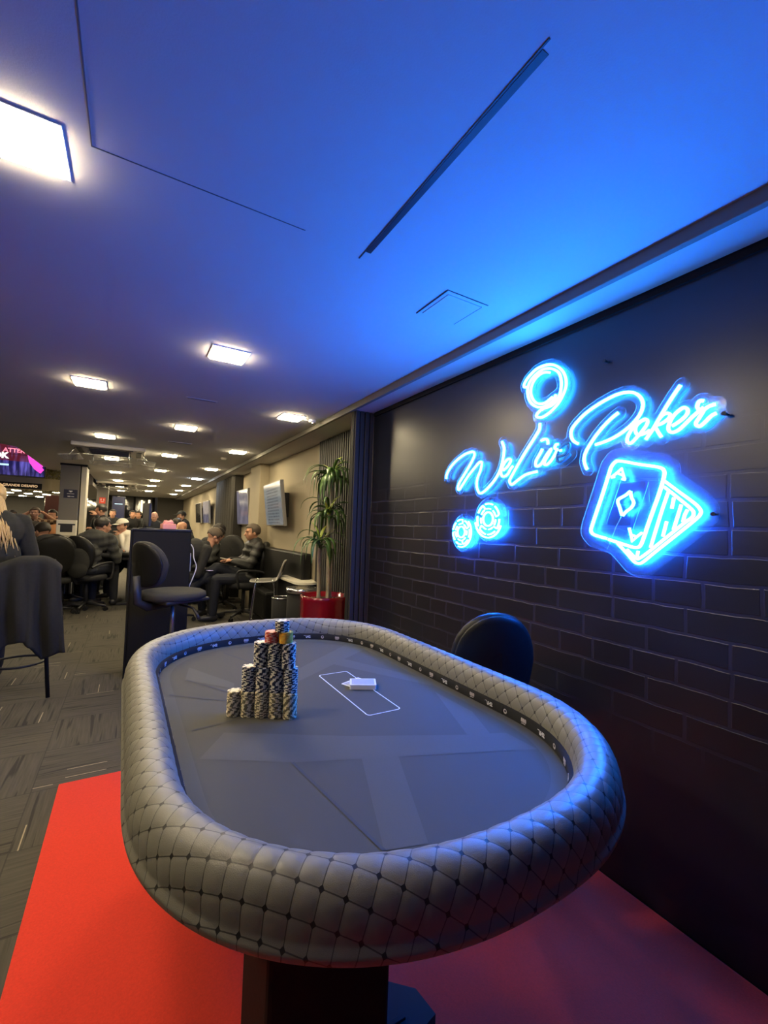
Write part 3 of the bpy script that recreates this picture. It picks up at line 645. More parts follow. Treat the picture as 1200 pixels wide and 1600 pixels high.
b = BM(); tube(b, [(XT+.004, y, z) for y, z in (NP['card_d'][0][-1], (NP['card'][0][-1][0]-.03, NP['card'][0][-1][1]+.05), (NP['card'][0][-1][0]+.005, NP['card'][0][-1][1]-.04))], .001, 5); obj('wire', b, 'clear', t)
def neon_chip(cy, cz, R, dy, dz, DR, label, ph):
    t = thing('neon_chip', label, 'neon sign')
    def arc(r, a0, a1, n=14): return [(cy-r*math.cos(math.radians(a0+(a1-a0)*k/n)), cz+r*math.sin(math.radians(a0+(a1-a0)*k/n))) for k in range(n+1)]
    neon('outer_arc', [arc(R, 180+ph, 330+ph)], 'neon_blue', R*.036, t, 1)
    segs = []
    for k in range(7): segs.append(arc(R*.83, ph+k*51+6, ph+k*51+44, 6))
    neon('segment_arcs', segs, 'neon_blue', R*.036, t, 1)
    sp_ = []
    for k in range(7):
        a = ph+k*51+2
        sp_.append(arc(R*.56, a+8, a+40, 5))
        if k % 2 == 0: sp_.append([arc(R*.58, a, a+1, 1)[0], arc(R*.78, a+3, a+4, 1)[0]])
    neon('spokes', sp_, 'neon_blue', R*.030, t, 1)
    neon('core_ring', [arc(R*.37, 0, 360, 24)], 'neon_blue', R*.040, t, 1)
    board('acrylic_board', [], .0, None, t, .006, discs=((dy, dz, DR),))
    standoffs([(dy, dz+DR*.9)], t)
neon_chip(1.6585, 1.355, .096, 1.645, 1.352, .117, 'larger blue neon poker chip on the brick wall under the lettering', 10)
neon_chip(1.8665, 1.284, .083, 1.845, 1.280, .104, 'smaller blue neon poker chip left of the larger one', 75)

# ================================================================= CEILING LIGHTS
def ceiling_light(x, y, z, label, group=None, cool=False, proto=[None, None]):
    i = 1 if cool else 0
    if proto[i] is None:
        t = thing('ceiling_light', label, 'ceiling light', (x, y, z))
        b = BM(); box(b, -.088, .088, -.088, .088, -.014, -.001, .003); obj('diffuser', b, 'lamp_cool' if cool else 'lamp', t)
        b = BM()
        for a in ((-.1, -.088, -.1, .1), (.088, .1, -.1, .1), (-.088, .088, -.1, -.088), (-.088, .088, .088, .1)): box(b, *a, -.005, 0, .001)
        obj('frame', b, 'lamp_frame', t); proto[i] = t
    else:
        t = copy_tree(proto[i]); t.location = (x, y, z)
    tag(t, label, 'ceiling light', group); return t
for k, y in enumerate([-.85, 1.38, 3.6, 5.75, 7.75, 9.8, 11.75, 13.6, 15.5]):
    if k == 0: continue
    ceiling_light(-.29, y, ZC, 'square warm ceiling panel, %s from the camera in the left row' % ORD[k-1], 'ceiling panels of the left row')
for k, y in enumerate([2.52, 4.69, 6.75, 8.83, 11.0, 12.7, 14.8]):
    ceiling_light(.43, y, ZC, 'square warm ceiling panel, %s from the camera in the middle row' % ORD[k], 'ceiling panels of the middle row')
for k, y in enumerate([3.64, 5.80, 7.92, 9.83, 11.84, 13.7, 15.6]):
    ceiling_light(1.16, y, ZC, 'square %s ceiling panel, %s from the camera in the row nearest the right wall' % ('cool white' if k == 3 else 'warm', ORD[k]), 'ceiling panels of the right row', cool=(k == 3))
ceiling_light(-1.75, 9.3, 3.298, 'added warm panel, hidden high in the ceiling well to brighten the foliage beside the video wall')  # extra lamp added out of sight in the well to brighten the greenery
ceiling_light(-1.10, 1.15, ZC, 'square warm ceiling panel left of the viewer, outside the picture, above the red carpet side')
ceiling_light(-1.08, 2.52, ZC, 'square warm ceiling panel outside the picture on the left, before the bar stool')
for i, x in enumerate((-1.45, -1.85, -2.3, -2.75, -3.2, -3.7, -4.3)):
    for j, y in enumerate((11.75, 12.4, 13.2, 14.2, 15.4, 17.0, 18.9)):
        ceiling_light(x, y, 2.058, 'small glowing panel in the far left hall, %s row back, %s from the right' % (ORD[j], ORD[i]), 'ceiling panels of the far left hall')
for x, y in ((-2.6, 2.2), (-2.6, 5.0)):
    ceiling_light(x, y, ZC, 'added warm fill panel %s over the left tables, outside the picture' % ('behind the viewer' if y < 0 else 'beside the bar stool' if y > 4 else 'beside the red carpet'))  # fill lamps added out of view to light the left side

# slots, vents, camera, detector
t = thing('ceiling_vent', 'pale narrow slot vent in the ceiling between the first two middle lights', 'vent', (.427, 3.56, ZC))
b = BM(); box(b, -.11, .11, -.02, .02, -.004, .004, .001); obj('plate', b, 'ceiling', t); b = BM(); box(b, -.10, .10, -.012, -.008, -.0055, -.003); box(b, -.10, .10, .006, .01, -.0055, -.003); obj('slot', b, 'black', t)
t = thing('ceiling_vent', 'small dark slot vent in the ceiling beside the second middle light', 'vent', (.46, 5.62, ZC))
b = BM(); box(b, -.13, .13, -.03, .03, -.006, .004, .001); obj('plate', b, 'ac', t); b = BM(); box(b, -.12, .12, -.015, .015, -.008, -.005); obj('slot', b, 'ac_dark', t)
t = thing('security_camera', 'small white dome security camera on the ceiling beside the lowered strip', 'security camera', (1.345, 3.62, ZC))
b = BM(); lathe(b, [(.0, 0), (.034, 0), (.036, -.012), (.028, -.022), (0, -.022)], 20); obj('base', b, 'white', t)
b = BM(); ell(b, (0.012, -.01, -.03), (.02, .02, .018)); obj('dome', b, 'chrome', t)
b = BM(); tube(b, [(-.03, 0, -.012), (-.07, .01, -.004)], .006, 8); obj('bracket', b, 'white', t)
t = thing('smoke_detector', 'small round smoke detector glinting near the second right row light', 'smoke detector', (1.10, 6.45, ZC))
b = BM(); lathe(b, [(0, 0), (.04, 0), (.042, -.012), (.03, -.03), (0, -.034)], 20); obj('body', b, 'cream', t)
def cassette(loc, label, s=1.0, rz=0.):
    t = thing('cassette_air_conditioner', label, 'air conditioner', loc, rz)
    b = BM(); box(b, -.46*s, .46*s, -.46*s, .46*s, -.05, .0, .012); obj('panel', b, 'ac', t)
    b = BM(); box(b, -.27*s, .27*s, -.27*s, .27*s, -.062, -.048, .004)
    for k in range(9): box(b, -.25*s, .25*s, (-.24+k*.058)*s, (-.225+k*.058)*s, -.068, -.06)
    obj('grille', b, 'ac_dark', t)
    for a in range(4):
        R_ = Matrix.Rotation(a*PI/2, 4, 'Z')
        b = BM(); box(b, -.30*s, .30*s, -.415*s, -.345*s, -.056, -.048, .002, rot=R_); obj('outlet', b, 'ac_dark', t)
        b = BM(); v = box(b, -.30*s, .30*s, -.62*s, -.36*s, -.006, .0, .001); bmesh.ops.transform(b, matrix=R_ @ Matrix.Translation((0, 0, -.095)) @ Matrix.Rotation(.12, 4, 'X'), verts=b.verts)
        o = obj('wind_deflector', b, 'clear', t); o['label'] = 'clear acrylic wind deflector hung below the outlet'
        b = BM()
        for sx in (-.25, .25): tube(b, [R_ @ Vector((sx*s, -.42*s, -.04)), R_ @ Vector((sx*s, -.46*s, -.11)), R_ @ Vector((sx*s, -.5*s, -.16))], .007, 6)
        obj('deflector_bracket', b, 'chrome', t)
cassette((-.27, 6.75, ZC), 'large ceiling air conditioner with clear deflectors between the left and middle lights', .86)
cassette((-.33, 12.6, ZC), 'smaller looking ceiling air conditioner far back over the hall', .9)

# ================================================================= CHAIRS
def cushion(bm, w, h, th, top=.5, bot=.3, curve=.0, n=28, m_=7, axis='z', bulge=.35):
    """rounded cushion; outline in local (x, z) with rounder top; thickness along y, curved about the vertical"""
    outl = []
    for k in range(n):
        a = 2*PI*k/n; c_, s_ = math.cos(a), math.sin(a); e = 2/ (2.2 if s_ > 0 else 3.4)
        x = w/2*math.copysign(abs(c_)**e, c_); z = h/2*math.copysign(abs(s_)**e, s_)
        x *= (1-bot*max(0, -z/(h/2))*.5)*(1-top*.12*max(0, z/(h/2)))
        outl.append((x, z))
    def ring(f, y): return [bm.verts.new((x*f, y+curve*(x*f/(w/2))**2, z*f)) for x, z in outl]
    lay = []
    for f, y in ((.25, -th/2-bulge*th*.25), (.6, -th/2-bulge*th*.2), (.88, -th/2), (.98, -th*.32), (1., 0), (.98, th*.32), (.88, th/2), (.6, th/2+bulge*th*.2), (.25, th/2+bulge*th*.25)):
        lay.append(ring(f, y))
    for a, b in zip(lay, lay[1:]):
        for k in range(n): f = bm.faces.new((a[k], a[(k+1) % n], b[(k+1) % n], b[k])); f.smooth = True
    bm.faces.new(lay[0][::-1]); bm.faces.new(lay[-1])
    bmesh.ops.recalc_face_normals(bm, faces=bm.faces)
def seat_cushion(bm, w, d, th, z, tilt=0., front_drop=.0):
    cushion(bm, w, d, th, .2, .25)
    bmesh.ops.transform(bm, matrix=Matrix.Translation((0, 0, z)) @ Matrix.Rotation(-PI/2, 4, 'X'), verts=bm.verts)
def star_base(t, r=.30, casters=True, n=5, z0=.05, m_='black', rot=0.):
    arm = None
    for k in range(n):
        a = 2*PI*k/n+rot; c_, s_ = math.cos(a), math.sin(a)
        b = BM(); tube(b, [(0.02*c_, .02*s_, z0+.055), (r*.5*c_, r*.5*s_, z0+.045), (r*c_, r*s_, z0+.02)], [.024, .02, .014], 8); arm = obj('base_arm', b, m_, t)
        if casters:
            b = BM(); tube(b, [(r*c_, r*s_, z0+.02), (r*c_, r*s_, .03)], .008, 6)
            for q in (-1, 1):
                p = Vector((r*c_-s_*q*.013, r*s_+c_*q*.013, .027)); tube(b, [p-Vector((-s_, c_, 0))*.008, p+Vector((-s_, c_, 0))*.008], .027, 14)
            obj('caster', b, 'blackm', arm)
        else:
            b = BM(); lathe(b, [(.02, 0), (.02, .02), (.012, z0+.015)], 12, r*c_, r*s_); obj('glide', b, 'blackm', arm)
def operator_chair(label, loc, rz, seat_z=.70, back_h=.36, back_w=.40, sm='fabric', base=True, group=None, gap=.07, seat_w=.47):
    t = thing('operator_chair', label, 'chair', loc, rz, group)
    b = BM(); seat_cushion(b, seat_w, seat_w*.96, .062, seat_z); o = obj('seat', b, sm, t)
    b = BM(); box(b, -.2, .2, -.18, .18, seat_z-.045, seat_z-.02, .01); obj('seat_shell', b, 'black', t)
    b = BM(); cushion(b, back_w, back_h, .05, .8, .35, .05); bmesh.ops.transform(b, matrix=Matrix.Translation((0, -.235, seat_z+gap+back_h/2)) @ Matrix.Rotation(.10, 4, 'X'), verts=b.verts); obj('backrest', b, sm, t)
    b = BM(); cushion(b, back_w*.97, back_h*.97, .02, .8, .35, .05); bmesh.ops.transform(b, matrix=Matrix.Translation((0, -.267, seat_z+gap+back_h/2)) @ Matrix.Rotation(.10, 4, 'X'), verts=b.verts); obj('back_shell', b, 'leather', t)
    b = BM(); tube(b, [(0, -.02, seat_z-.06), (0, -.20, seat_z-.07), (0, -.275, seat_z-.03), (0, -.29, seat_z+.16)], [.022, .022, .02, .018], 8, flat=1.6); obj('back_support', b, 'black', t)
    b = BM(); box(b, -.08, .08, -.08, .08, seat_z-.075, seat_z-.045, .01); tube(b, [(0.05, 0, seat_z-.07), (.20, .03, seat_z-.085), (.24, .035, seat_z-.12), (.27, .04, seat_z-.16)], [.008, .008, .010, .013], 8); obj('tilt_lever', b, 'black', t)
    b = BM(); tube(b, [(0, 0, .1), (0, 0, seat_z*.55)], .028, 14); obj('column_sleeve', b, 'black', t)
    b = BM(); tube(b, [(0, 0, seat_z*.5), (0, 0, seat_z-.05)], .016, 12); obj('gas_column', b, 'steel', t)
    star_base(t, casters=False)
    return t
def office_chair(label, loc, rz, group=None, seat_z=.47, arms=True, tall=.5):
    t = thing('office_chair', label, 'chair', loc, rz, group)
    b = BM(); seat_cushion(b, .50, .48, .08, seat_z); obj('seat', b, 'blackcloth', t)
    b = BM(); cushion(b, .47, tall, .07, .4, .2, .05); bmesh.ops.transform(b, matrix=Matrix.Translation((0, -.26, seat_z+.10+tall/2)) @ Matrix.Rotation(.14, 4, 'X'), verts=b.verts); obj('backrest', b, 'leather', t)
    b = BM(); tube(b, [(0, 0, seat_z-.06), (0, -.22, seat_z-.05), (0, -.31, seat_z+.05), (0, -.33, seat_z+.3)], .02, 8, flat=1.8); obj('back_support', b, 'black', t)
    if arms:
        for s in (-1, 1):
            b = BM(); tube(b, smooth_path([(s*.22, .08, seat_z-.03), (s*.29, .10, seat_z), (s*.29, .12, seat_z+.19), (s*.28, .0, seat_z+.215), (s*.27, -.16, seat_z+.2), (s*.24, -.27, seat_z+.16)], 4), .016, 8); obj('armrest', b, 'black', t)
    b = BM(); tube(b, [(0, 0, .08), (0, 0, seat_z-.04)], .024, 12); obj('gas_column', b, 'black', t)
    star_base(t, .29)
    return t
operator_chair('tall charcoal operator chair standing in front of the black kiosk', (.315, 3.72, 0), math.radians(-62), .735, .34, .40)
operator_chair('dark chair with rounded back between the poker table and the neon wall', (1.335, 1.445, 0), math.radians(-25), .53, .38, .33, sm='leather', seat_w=.40)

# metal shell chair
t = thing('metal_chair', 'grey shell chair with four tall thin chrome legs beyond the poker table', 'chair', (1.335, 4.88, 0), math.radians(72))
b = BM(); rows_ = []
prof_ = [(.21, .555, .10), (.19, .545, .17), (.12, .545, .205), (0, .548, .215), (-.11, .55, .205), (-.17, .562, .18), (-.21, .60, .155), (-.235, .66, .145), (-.255, .73, .155), (-.275, .79, .165), (-.29, .835, .15), (-.297, .855, .09)]
for y, z, hw in prof_:
    rows_.append([b.verts.new((hw*math.sin(PI/2*q)*.86, y*.8-(.0 if z < .57 else -.035*abs(q)**2), .115+z*1.0-(.06*max(0, z-.6)/.25)+.012*abs(q)**2*(z < .57))) for q in [k/6-1 for k in range(13)]])
for a, c in zip(rows_, rows_[1:]):
    for k in range(12): f = b.faces.new((a[k], a[k+1], c[k+1], c[k])); f.smooth = True
o = obj('shell', b, 'steel', t); s_ = o.modifiers.new('s', 'SOLIDIFY'); s_.thickness = .014; s_ = o.modifiers.new('b', 'SUBSURF'); s_.levels = 1; s_.render_levels = 1
for sx in (-1, 1):
    for sy in (-1, 1):
        b = BM(); tube(b, smooth_path([(sx*.09, sy*.06, .648), (sx*.115, sy*.10, .64), (sx*.17, sy*.16, .02), (sx*.17, sy*.16, .006)], 3), .0085, 8); obj('leg', b, 'chrome', t)
b = BM(); tube(b, [(-.155, .147, .22), (.155, .147, .22)], .006, 8); tube(b, [(-.155, -.147, .22), (.155, -.147, .22)], .006, 8); obj('crossbar', b, 'chrome', t)

# bar stool with a coat over its back
t = thing('bar_stool', 'tall dark bar stool with round foot ring at the left edge under the draped coat', 'stool', (-.66, 4.10, 0), math.radians(8))
b = BM(); seat_cushion(b, .42, .40, .07, .70); obj('seat', b, 'leather', t)
for sx in (-1, 1):
    for sy in (-1, 1):
        b = BM(); tube(b, [(sx*.13, sy*.13, .68), (sx*.185, sy*.185, .0)], .013, 8); obj('leg', b, 'blackm', t)
b = BM(); tube(b, [(.165*math.cos(a), .165*math.sin(a), .235) for a in [2*PI*k/28 for k in range(28)]], .009, 8, closed=True); obj('foot_ring', b, 'black', t)
b = BM(); box(b, -.16, .20, -.225, -.195, .74, .92, .012); obj('backrest', b, 'leather', t)
for sx in (-1, 1):
    b = BM(); tube(b, [(sx*.15, -.17, .68), (sx*.16, -.21, .80)], .012, 8); obj('back_post', b, 'blackm', t)
# the coat: cloth hung over the backrest, folds and pointed hems
b = BM(); NU, NV = 44, 40; grid = []
for i in range(NU+1):
    u_ = i/NU; row = []
    x = -.34+.575*u_
    top = 1.0-.16*max(0, .62-u_)/.62-.07*(max(0, u_-.80)/.20)**2
    hem = .41+.10*math.sin(u_*9+1)+.0*u_
    hem = np.interp(u_, [0, .10, .22, .42, .60, .72, .80, .90, 1.0], [.36, .30, .30, .40, .46, .40, .30, .355, .36])
    for j in range(NV+1):
        v_ = j/NV
        if v_ < .14:      # over the top
            a = v_/.14; y = .03-.10*a; z = top-.02*(2*a-1)**2+.012
        else:
            a = (v_-.14)/.86; y = -.07-.03*a; z = top-.008-(top-hem)*a
        amp = .004+.046*min(1, max(0, (v_-.1)*1.5))
        fold = math.sin(u_*21+1.1*math.sin(v_*3))+.5*math.sin(u_*43+2)
        y -= amp*fold*.8; xx = x+(.05*(v_**1.5))*(u_-.25)*1.6+.012*math.cos(u_*21)*v_
        row.append(b.verts.new((xx, y, z)))
    grid.append(row)
for i in range(NU):
    for j in range(NV): f = b.faces.new((grid[i][j], grid[i+1][j], grid[i+1][j+1], grid[i][j+1])); f.smooth = True
o = obj('draped_coat', b, 'coat'); o.location = (-.655, 3.88, 0); o.rotation_euler = (0, 0, math.radians(8)); s_ = o.modifiers.new('s', 'SOLIDIFY'); s_.thickness = .012
tag(o, 'dark grey wool coat draped over the back of the bar stool at the left edge', 'coat')

# ================================================================= PEOPLE
def capsule(bm, a, c, r0, r1, n=12, sq=1.0):
    a = Vector(a); c = Vector(c); d = c-a
    if d.length < 1e-6: return
    t_ = d.normalized(); pts = [a-t_*r0*.9, a-t_*r0*.6, a, a+d*.25, a+d*.5, a+d*.75, c, c+t_*r1*.6, c+t_*r1*.9]
    rr = [r0*.4, r0*.8, r0, r0*.8+r1*.25, (r0+r1)/2, r0*.25+r1*.78, r1, r1*.8, r1*.4]
    tube(bm, pts, rr, n)
def head_shape(bm, c, R, s=1.0):
    """skull, jaw, nose, brow, ears; face towards local +Y"""
    def P(x, y, z): return Vector(c)+R @ (Vector((x, y, z))*s)
    def E(p, r, seg=18, rg=12): ell(bm, P(*p), tuple(q*s for q in r), seg, rg, 0, R)
    E((0, -.012, .03), (.076, .095, .088)); E((0, .022, -.022), (.062, .070, .088)); E((0, .052, -.078), (.032, .030, .022))
    capsule(bm, P(0, .086, .018), P(0, .108, -.018), .010*s, .014*s, 8)
    E((0, .082, .036), (.052, .018, .012)); E((0, .088, -.048), (.026, .012, .011))
    for sx in (-1, 1):
        E((sx*.078, -.005, -.005), (.010, .022, .032)); E((sx*.045, .045, -.02), (.024, .032, .03))
def hand(bm, wrist, direction, palm_n, s=1.0, curl=.5, side=1):
    d = Vector(direction).normalized(); n_ = Vector(palm_n); n_ = (n_-d*n_.dot(d)).normalized(); w = d.cross(n_).normalized()*side; o = Vector(wrist)
    m_ = Matrix((w, d, n_)).transposed()
    ell(bm, o+d*.045*s, (.040*s, .052*s, .016*s), 14, 8, 0, m_)
    for k, (off, ln) in enumerate(((-.030, .062), (-.010, .072), (.010, .068), (.028, .052))):
        p = o+d*.085*s+w*off*s; a = 0.; pts = [p]; 
        for q in range(3):
            a += curl*(.55+.1*k); L = ln*s*(.42, .32, .26)[q]; p = p+(d*math.cos(a)+n_*math.sin(a))*L; pts.append(p)
        tube(bm, pts, [.0092*s, .0088*s, .008*s, .0065*s], 8)
    p = o+d*.025*s-w*.034*s; tube(bm, [p, p+(-w*.7+d*.6+n_*.3).normalized()*.035*s, p+(-w*.35+d*.8+n_*.5).normalized()*.068*s], [.012*s, .0105*s, .008*s], 8)
def person(label, loc, rz, pose='sit', scale=1.0, seat=.47, lean=.1, side=0., head=(0, 0), look=(0, 0), L=None, Rr=None, legs=None, top='blackcloth', legsm='navy', hair='hair_dark', hair_kind='short', skin='skin', shoes='shoe',
           cap=None, inner=None, puff=False, vox=.011, beard=False, sleeves='long', hands=True, bulk=1.0, curl=.5):
    t = thing('person', label, 'person', loc, rz)
    s = scale; V_ = lambda x, y, z: Vector((x*s, y*s, z*s))
    if pose == 'sit': hz = seat/s+.075; kz = hz-.01
    else: hz = .93
    tors = hz+.0
    pel = V_(0, 0, hz); wst = V_(side*.2, lean*.22, hz+.20); chs = V_(side*.6, lean*.62, hz+.40-.1*abs(lean)); nk = V_(side*.9, lean*.98, hz+.535-.25*abs(lean)-.0)
    hc = nk+V_(head[0], .025+head[1]+lean*.15, .125)
    yaw, pitch = look; Rh = (Matrix.Rotation(yaw, 3, 'Z') @ Matrix.Rotation(pitch, 3, 'X'))
    shz = chs+V_(0, lean*.22, .075-.1*abs(lean)); shL = shz+V_(-.185, 0, 0); shR = shz+V_(.185, 0, 0)
    if L is None: L = ((-.26, .10, hz+.20), (-.15, .36, hz+.23)) if pose == 'sit' else ((-.25, -.03, 1.10), (-.25, .06, .84))
    if Rr is None: Rr = tuple((-a, b_, c) for a, b_, c in (((-.26, .10, hz+.20), (-.15, .36, hz+.23)) if pose == 'sit' else ((-.25, -.03, 1.10), (-.25, .06, .84))))
    arms = [(shL, V_(*L[0]), V_(*L[1]), -1), (shR, V_(*Rr[0]), V_(*Rr[1]), 1)]
    if legs is None:
        legs = [[(-.10, 0, hz), (-.15, .43, hz), (-.15, .44, .09)], [(.10, 0, hz), (.15, .43, hz), (.15, .46, .09)]] if pose == 'sit' else [[(-.09, 0, hz-.02), (-.10, .02, .50), (-.11, 0, .08)], [(.09, 0, hz-.02), (.10, .03, .50), (.11, .03, .08)]]
    legs = [[V_(*p) for p in l] for l in legs]
    # body: one continuous surface
    b = BM()
    head_shape(b, hc, Rh, s); capsule(b, nk-V_(0, 0, .04), hc-V_(0, .02, .06), .058*s, .052*s)
    ell(b, chs, (.145*s, .095*s, .17*s)); ell(b, wst, (.13*s, .09*s, .16*s)); ell(b, pel, (.15*s, .11*s, .12*s)); capsule(b, shL, shR, .055*s, .055*s)
    for sh, el, wr, sd_ in arms: capsule(b, sh, el, .048*s, .038*s); capsule(b, el, wr, .037*s, .026*s)
    for l in legs: capsule(b, l[0], l[1], .078*s, .055*s); capsule(b, l[1], l[2], .054*s, .038*s)
    me = remesh(b, vox*.8*s, 2); b = BM(); b.from_mesh(me)
    for sh, el, wr, sd_ in arms:
        if hands: hand(b, wr, (wr-el).normalized()*.8+Vector((-sd_*.25, .3, 0)), Vector((0, 0, -1)) if abs((wr-el).normalized().z) < .8 else Vector((-sd_, .2, 0)), s, curl, sd_)
    obj('body', b, skin, t, smooth=True)
    # top
    b = BM(); k_ = 1.17*bulk
    ell(b, chs, (.160*s*k_, .112*s*k_, .18*s)); ell(b, wst, (.145*s*k_, .11*s*k_, .17*s)); ell(b, pel+V_(0, -.01, .03), (.165*s*k_*.95, .125*s*k_, .12*s)); capsule(b, shL, shR, .068*s*bulk, .068*s*bulk)
    ell(b, (chs+nk)/2+V_(0, 0, .03), (.10*s, .085*s, .08*s)); capsule(b, nk-V_(0, .005, .05), nk+V_(0, .0, .012), .072*s, .066*s)
    for sh, el, wr, sd_ in arms:
        capsule(b, sh, el, .064*s*bulk, .053*s*bulk)
        if sleeves == 'long': capsule(b, el, el+(wr-el)*.92, .052*s*bulk, .040*s*bulk)
    me = remesh(b, vox*s, 2)
    if puff:
        for v in me.vertices:
            n_ = v.normal; v.co += n_*(.009*math.sin((v.co.z-.3*v.co.y)/.055*PI))
    obj('puffer_jacket' if puff else ('jacket' if top in ('blackcloth', 'coat', 'navy', 'puffer') else 'sweater'), me, top, t, smooth=True)
    if inner:
        b = BM(); ell(b, chs+V_(0, .052*bulk, -.03), (.075*s, .085*s, .20*s)); ell(b, nk+V_(0, .03, -.05), (.06*s, .045*s, .06*s)); obj('shirt_front', b, inner, t, smooth=True)
    b = BM(); ell(b, pel+V_(0, 0, -.01), (.168*s, .13*s, .115*s))
    for l in legs: capsule(b, l[0], l[1], .095*s, .068*s); capsule(b, l[1], l[1]+(l[2]-l[1])*.97, .067*s, .052*s)
    obj('trousers', remesh(b, vox*s, 2), legsm, t, smooth=True)
    for l in legs:
        d = (l[2]-l[1]).normalized(); f_ = Vector((0, 1, 0)); f_ = (f_-d*f_.dot(d)).normalized() if abs(d.y) < .9 else Vector((0, 0, 1))
        b = BM(); q = l[2]+d*.045*s
        capsule(b, q-f_*.03*s-d*.01*s, q+f_*.15*s+d*.005*s, .042*s, .034*s); capsule(b, l[2], q, .045*s, .045*s)
        me = remesh(b, .010*s, 1); o = obj('shoe', me, shoes, t, smooth=True)
    if hair_kind != 'bald':
        b = BM(); R = Rh
        long_ = hair_kind == 'long'
        m4 = Matrix.Translation(hc) @ R.to_4x4()
        bmesh.ops.create_uvsphere(b, u_segments=28, v_segments=20, radius=1, matrix=Matrix.Identity(4))
        rn = random.Random(len(label))
        for v in b.verts:
            c_ = v.co.copy(); v.co = Vector((c_.x*.088, c_.y*.108-.014, c_.z*.098+.036))
            v.co += c_*rn.uniform(-.004, .005)
        dl = [v for v in b.verts if (v.co.y > .035 and v.co.z < .075-.0*abs(v.co.x)) or (v.co.z < (-.03 if not long_ else -.2)) or (v.co.y > -.005 and v.co.z < .0)]
        bmesh.ops.delete(b, geom=dl, context='VERTS'); bmesh.ops.transform(b, matrix=Matrix.Translation(hc) @ R.to_4x4() @ Matrix.Diagonal((s, s, s, 1)), verts=b.verts)
        o = obj('hair', b, hair, t, smooth=True); md = o.modifiers.new('s', 'SOLIDIFY'); md.thickness = .012*s; md.offset = -1
    if beard:
        b = BM(); ell(b, hc+Rh @ (V_(0, .045, -.062)), (.058*s, .052*s, .042*s), rot=Rh); obj('beard', b, 'hair_dark', t)
    if cap:
        b = BM(); bmesh.ops.create_uvsphere(b, u_segments=24, v_segments=16, radius=1)
        for v in b.verts: v.co = Vector((v.co.x*.092, v.co.y*.112-.010, v.co.z*.098+.040))
        bmesh.ops.delete(b, geom=[v for v in b.verts if v.co.z < .05], context='VERTS')
        box(b, -.06, .06, .07, .165, .045, .053, .003)
        bmesh.ops.transform(b, matrix=Matrix.Translation(hc) @ Rh.to_4x4() @ Matrix.Diagonal((s, s, s, 1)), verts=b.verts); obj('cap', b, cap, t)
    return t, hc
R_ = math.radians
office_chair('black office chair under the man in the dark puffer jacket seen from behind', (-.50, 7.55, 0), R_(-30))
person('person seen from behind in a dark puffer jacket leaning over the left poker table', (-.56, 7.50, 0), R_(-32), scale=1.06, lean=.30, look=(R_(-35), R_(-14)), top='greycloth', puff=True, bulk=1.15, hair='hair_dark', seat=.50, L=((-.30, .22, .68), (-.12, .50, .78)), Rr=((.30, .26, .68), (.16, .52, .78)))
office_chair('empty black office chair with a dark bag on its back left of the puffer jacket', (-.78, 7.55, 0), R_(-10))
office_chair('black office chair partly hidden behind the empty chair near the grey pillar', (-.80, 8.35, 0), R_(-35))
t = thing('backpack', 'dark crumpled backpack hanging on the empty office chair at left', 'bag', (-.60, 7.24, .52), R_(-10))
b = BM(); ell(b, (0, 0, .18), (.15, .09, .2)); ell(b, (.02, -.05, .08), (.12, .07, .11)); obj('bag_body', remesh(b, .012, 3), 'coat', t, smooth=True)
b = BM(); tube(b, smooth_path([(-.06, .02, .34), (0, .06, .42), (.06, .02, .34)], 4), .008, 6); obj('strap', b, 'black', t)
person('person with dark hair looking down beyond the puffer jacket, half hidden', (-.20, 8.55, 0), R_(105), lean=.15, look=(R_(10), R_(-25)), top='navy', seat=.44, skin='skin')
person('person in a white hoodie and cap resting the face on one hand, left table', (.02, 8.95, 0), R_(120), lean=.12, look=(R_(15), R_(-10)), top='hoodie', bulk=1.15, cap='cream', seat=.50, L=((-.22, .2, .80), (-.04, .20, 1.05)))
person('person standing in white shirt and black jacket, hand to mouth, by the pillar', (-.45, 9.85, 0), R_(128), 'stand', scale=.93, lean=.03, look=(R_(-35), R_(-12)), inner='shirt', top='blackcloth', L=((-.22, .12, 1.16), (-.03, .17, 1.50)), Rr=((.24, .05, 1.12), (.05, .22, 1.22)))
person('bald person in a black shirt behind the kiosk screen looking down', (.47, 10.9, 0), R_(170), 'stand', scale=.90, lean=.08, look=(0, R_(-22)), hair_kind='bald', top='blackcloth')
person('bearded person in a cap and black top standing by the back wall', (1.17, 11.4, 0), R_(105), 'stand', scale=.935, look=(R_(5), R_(-8)), beard=True, cap='greycloth', top='blackcloth')
person('person with dark hair whose head shows just above the kiosk beside the pink box', (.80, 9.1, 0), R_(10), lean=.1, top='blackcloth', seat=.55)
person('person with a shaved head just above the right corner of the kiosk', (1.03, 8.9, 0), R_(95), lean=.15, look=(0, R_(-30)), hair_kind='bald', top='greycloth', seat=.50)
person('person in a black suit hunched over a phone beside the kiosk cable', (.52, 6.30, 0), R_(-78), lean=.42, look=(R_(0), R_(-48)), hair='hair_grey', top='blackcloth', seat=.48, L=((-.26, .22, .62), (-.06, .42, .66)), Rr=((.24, .22, .62), (.05, .42, .66)), skin='skin', vox=.009)
office_chair('black office chair carrying the hunched person in the black suit', (.50, 6.30, 0), R_(-80))
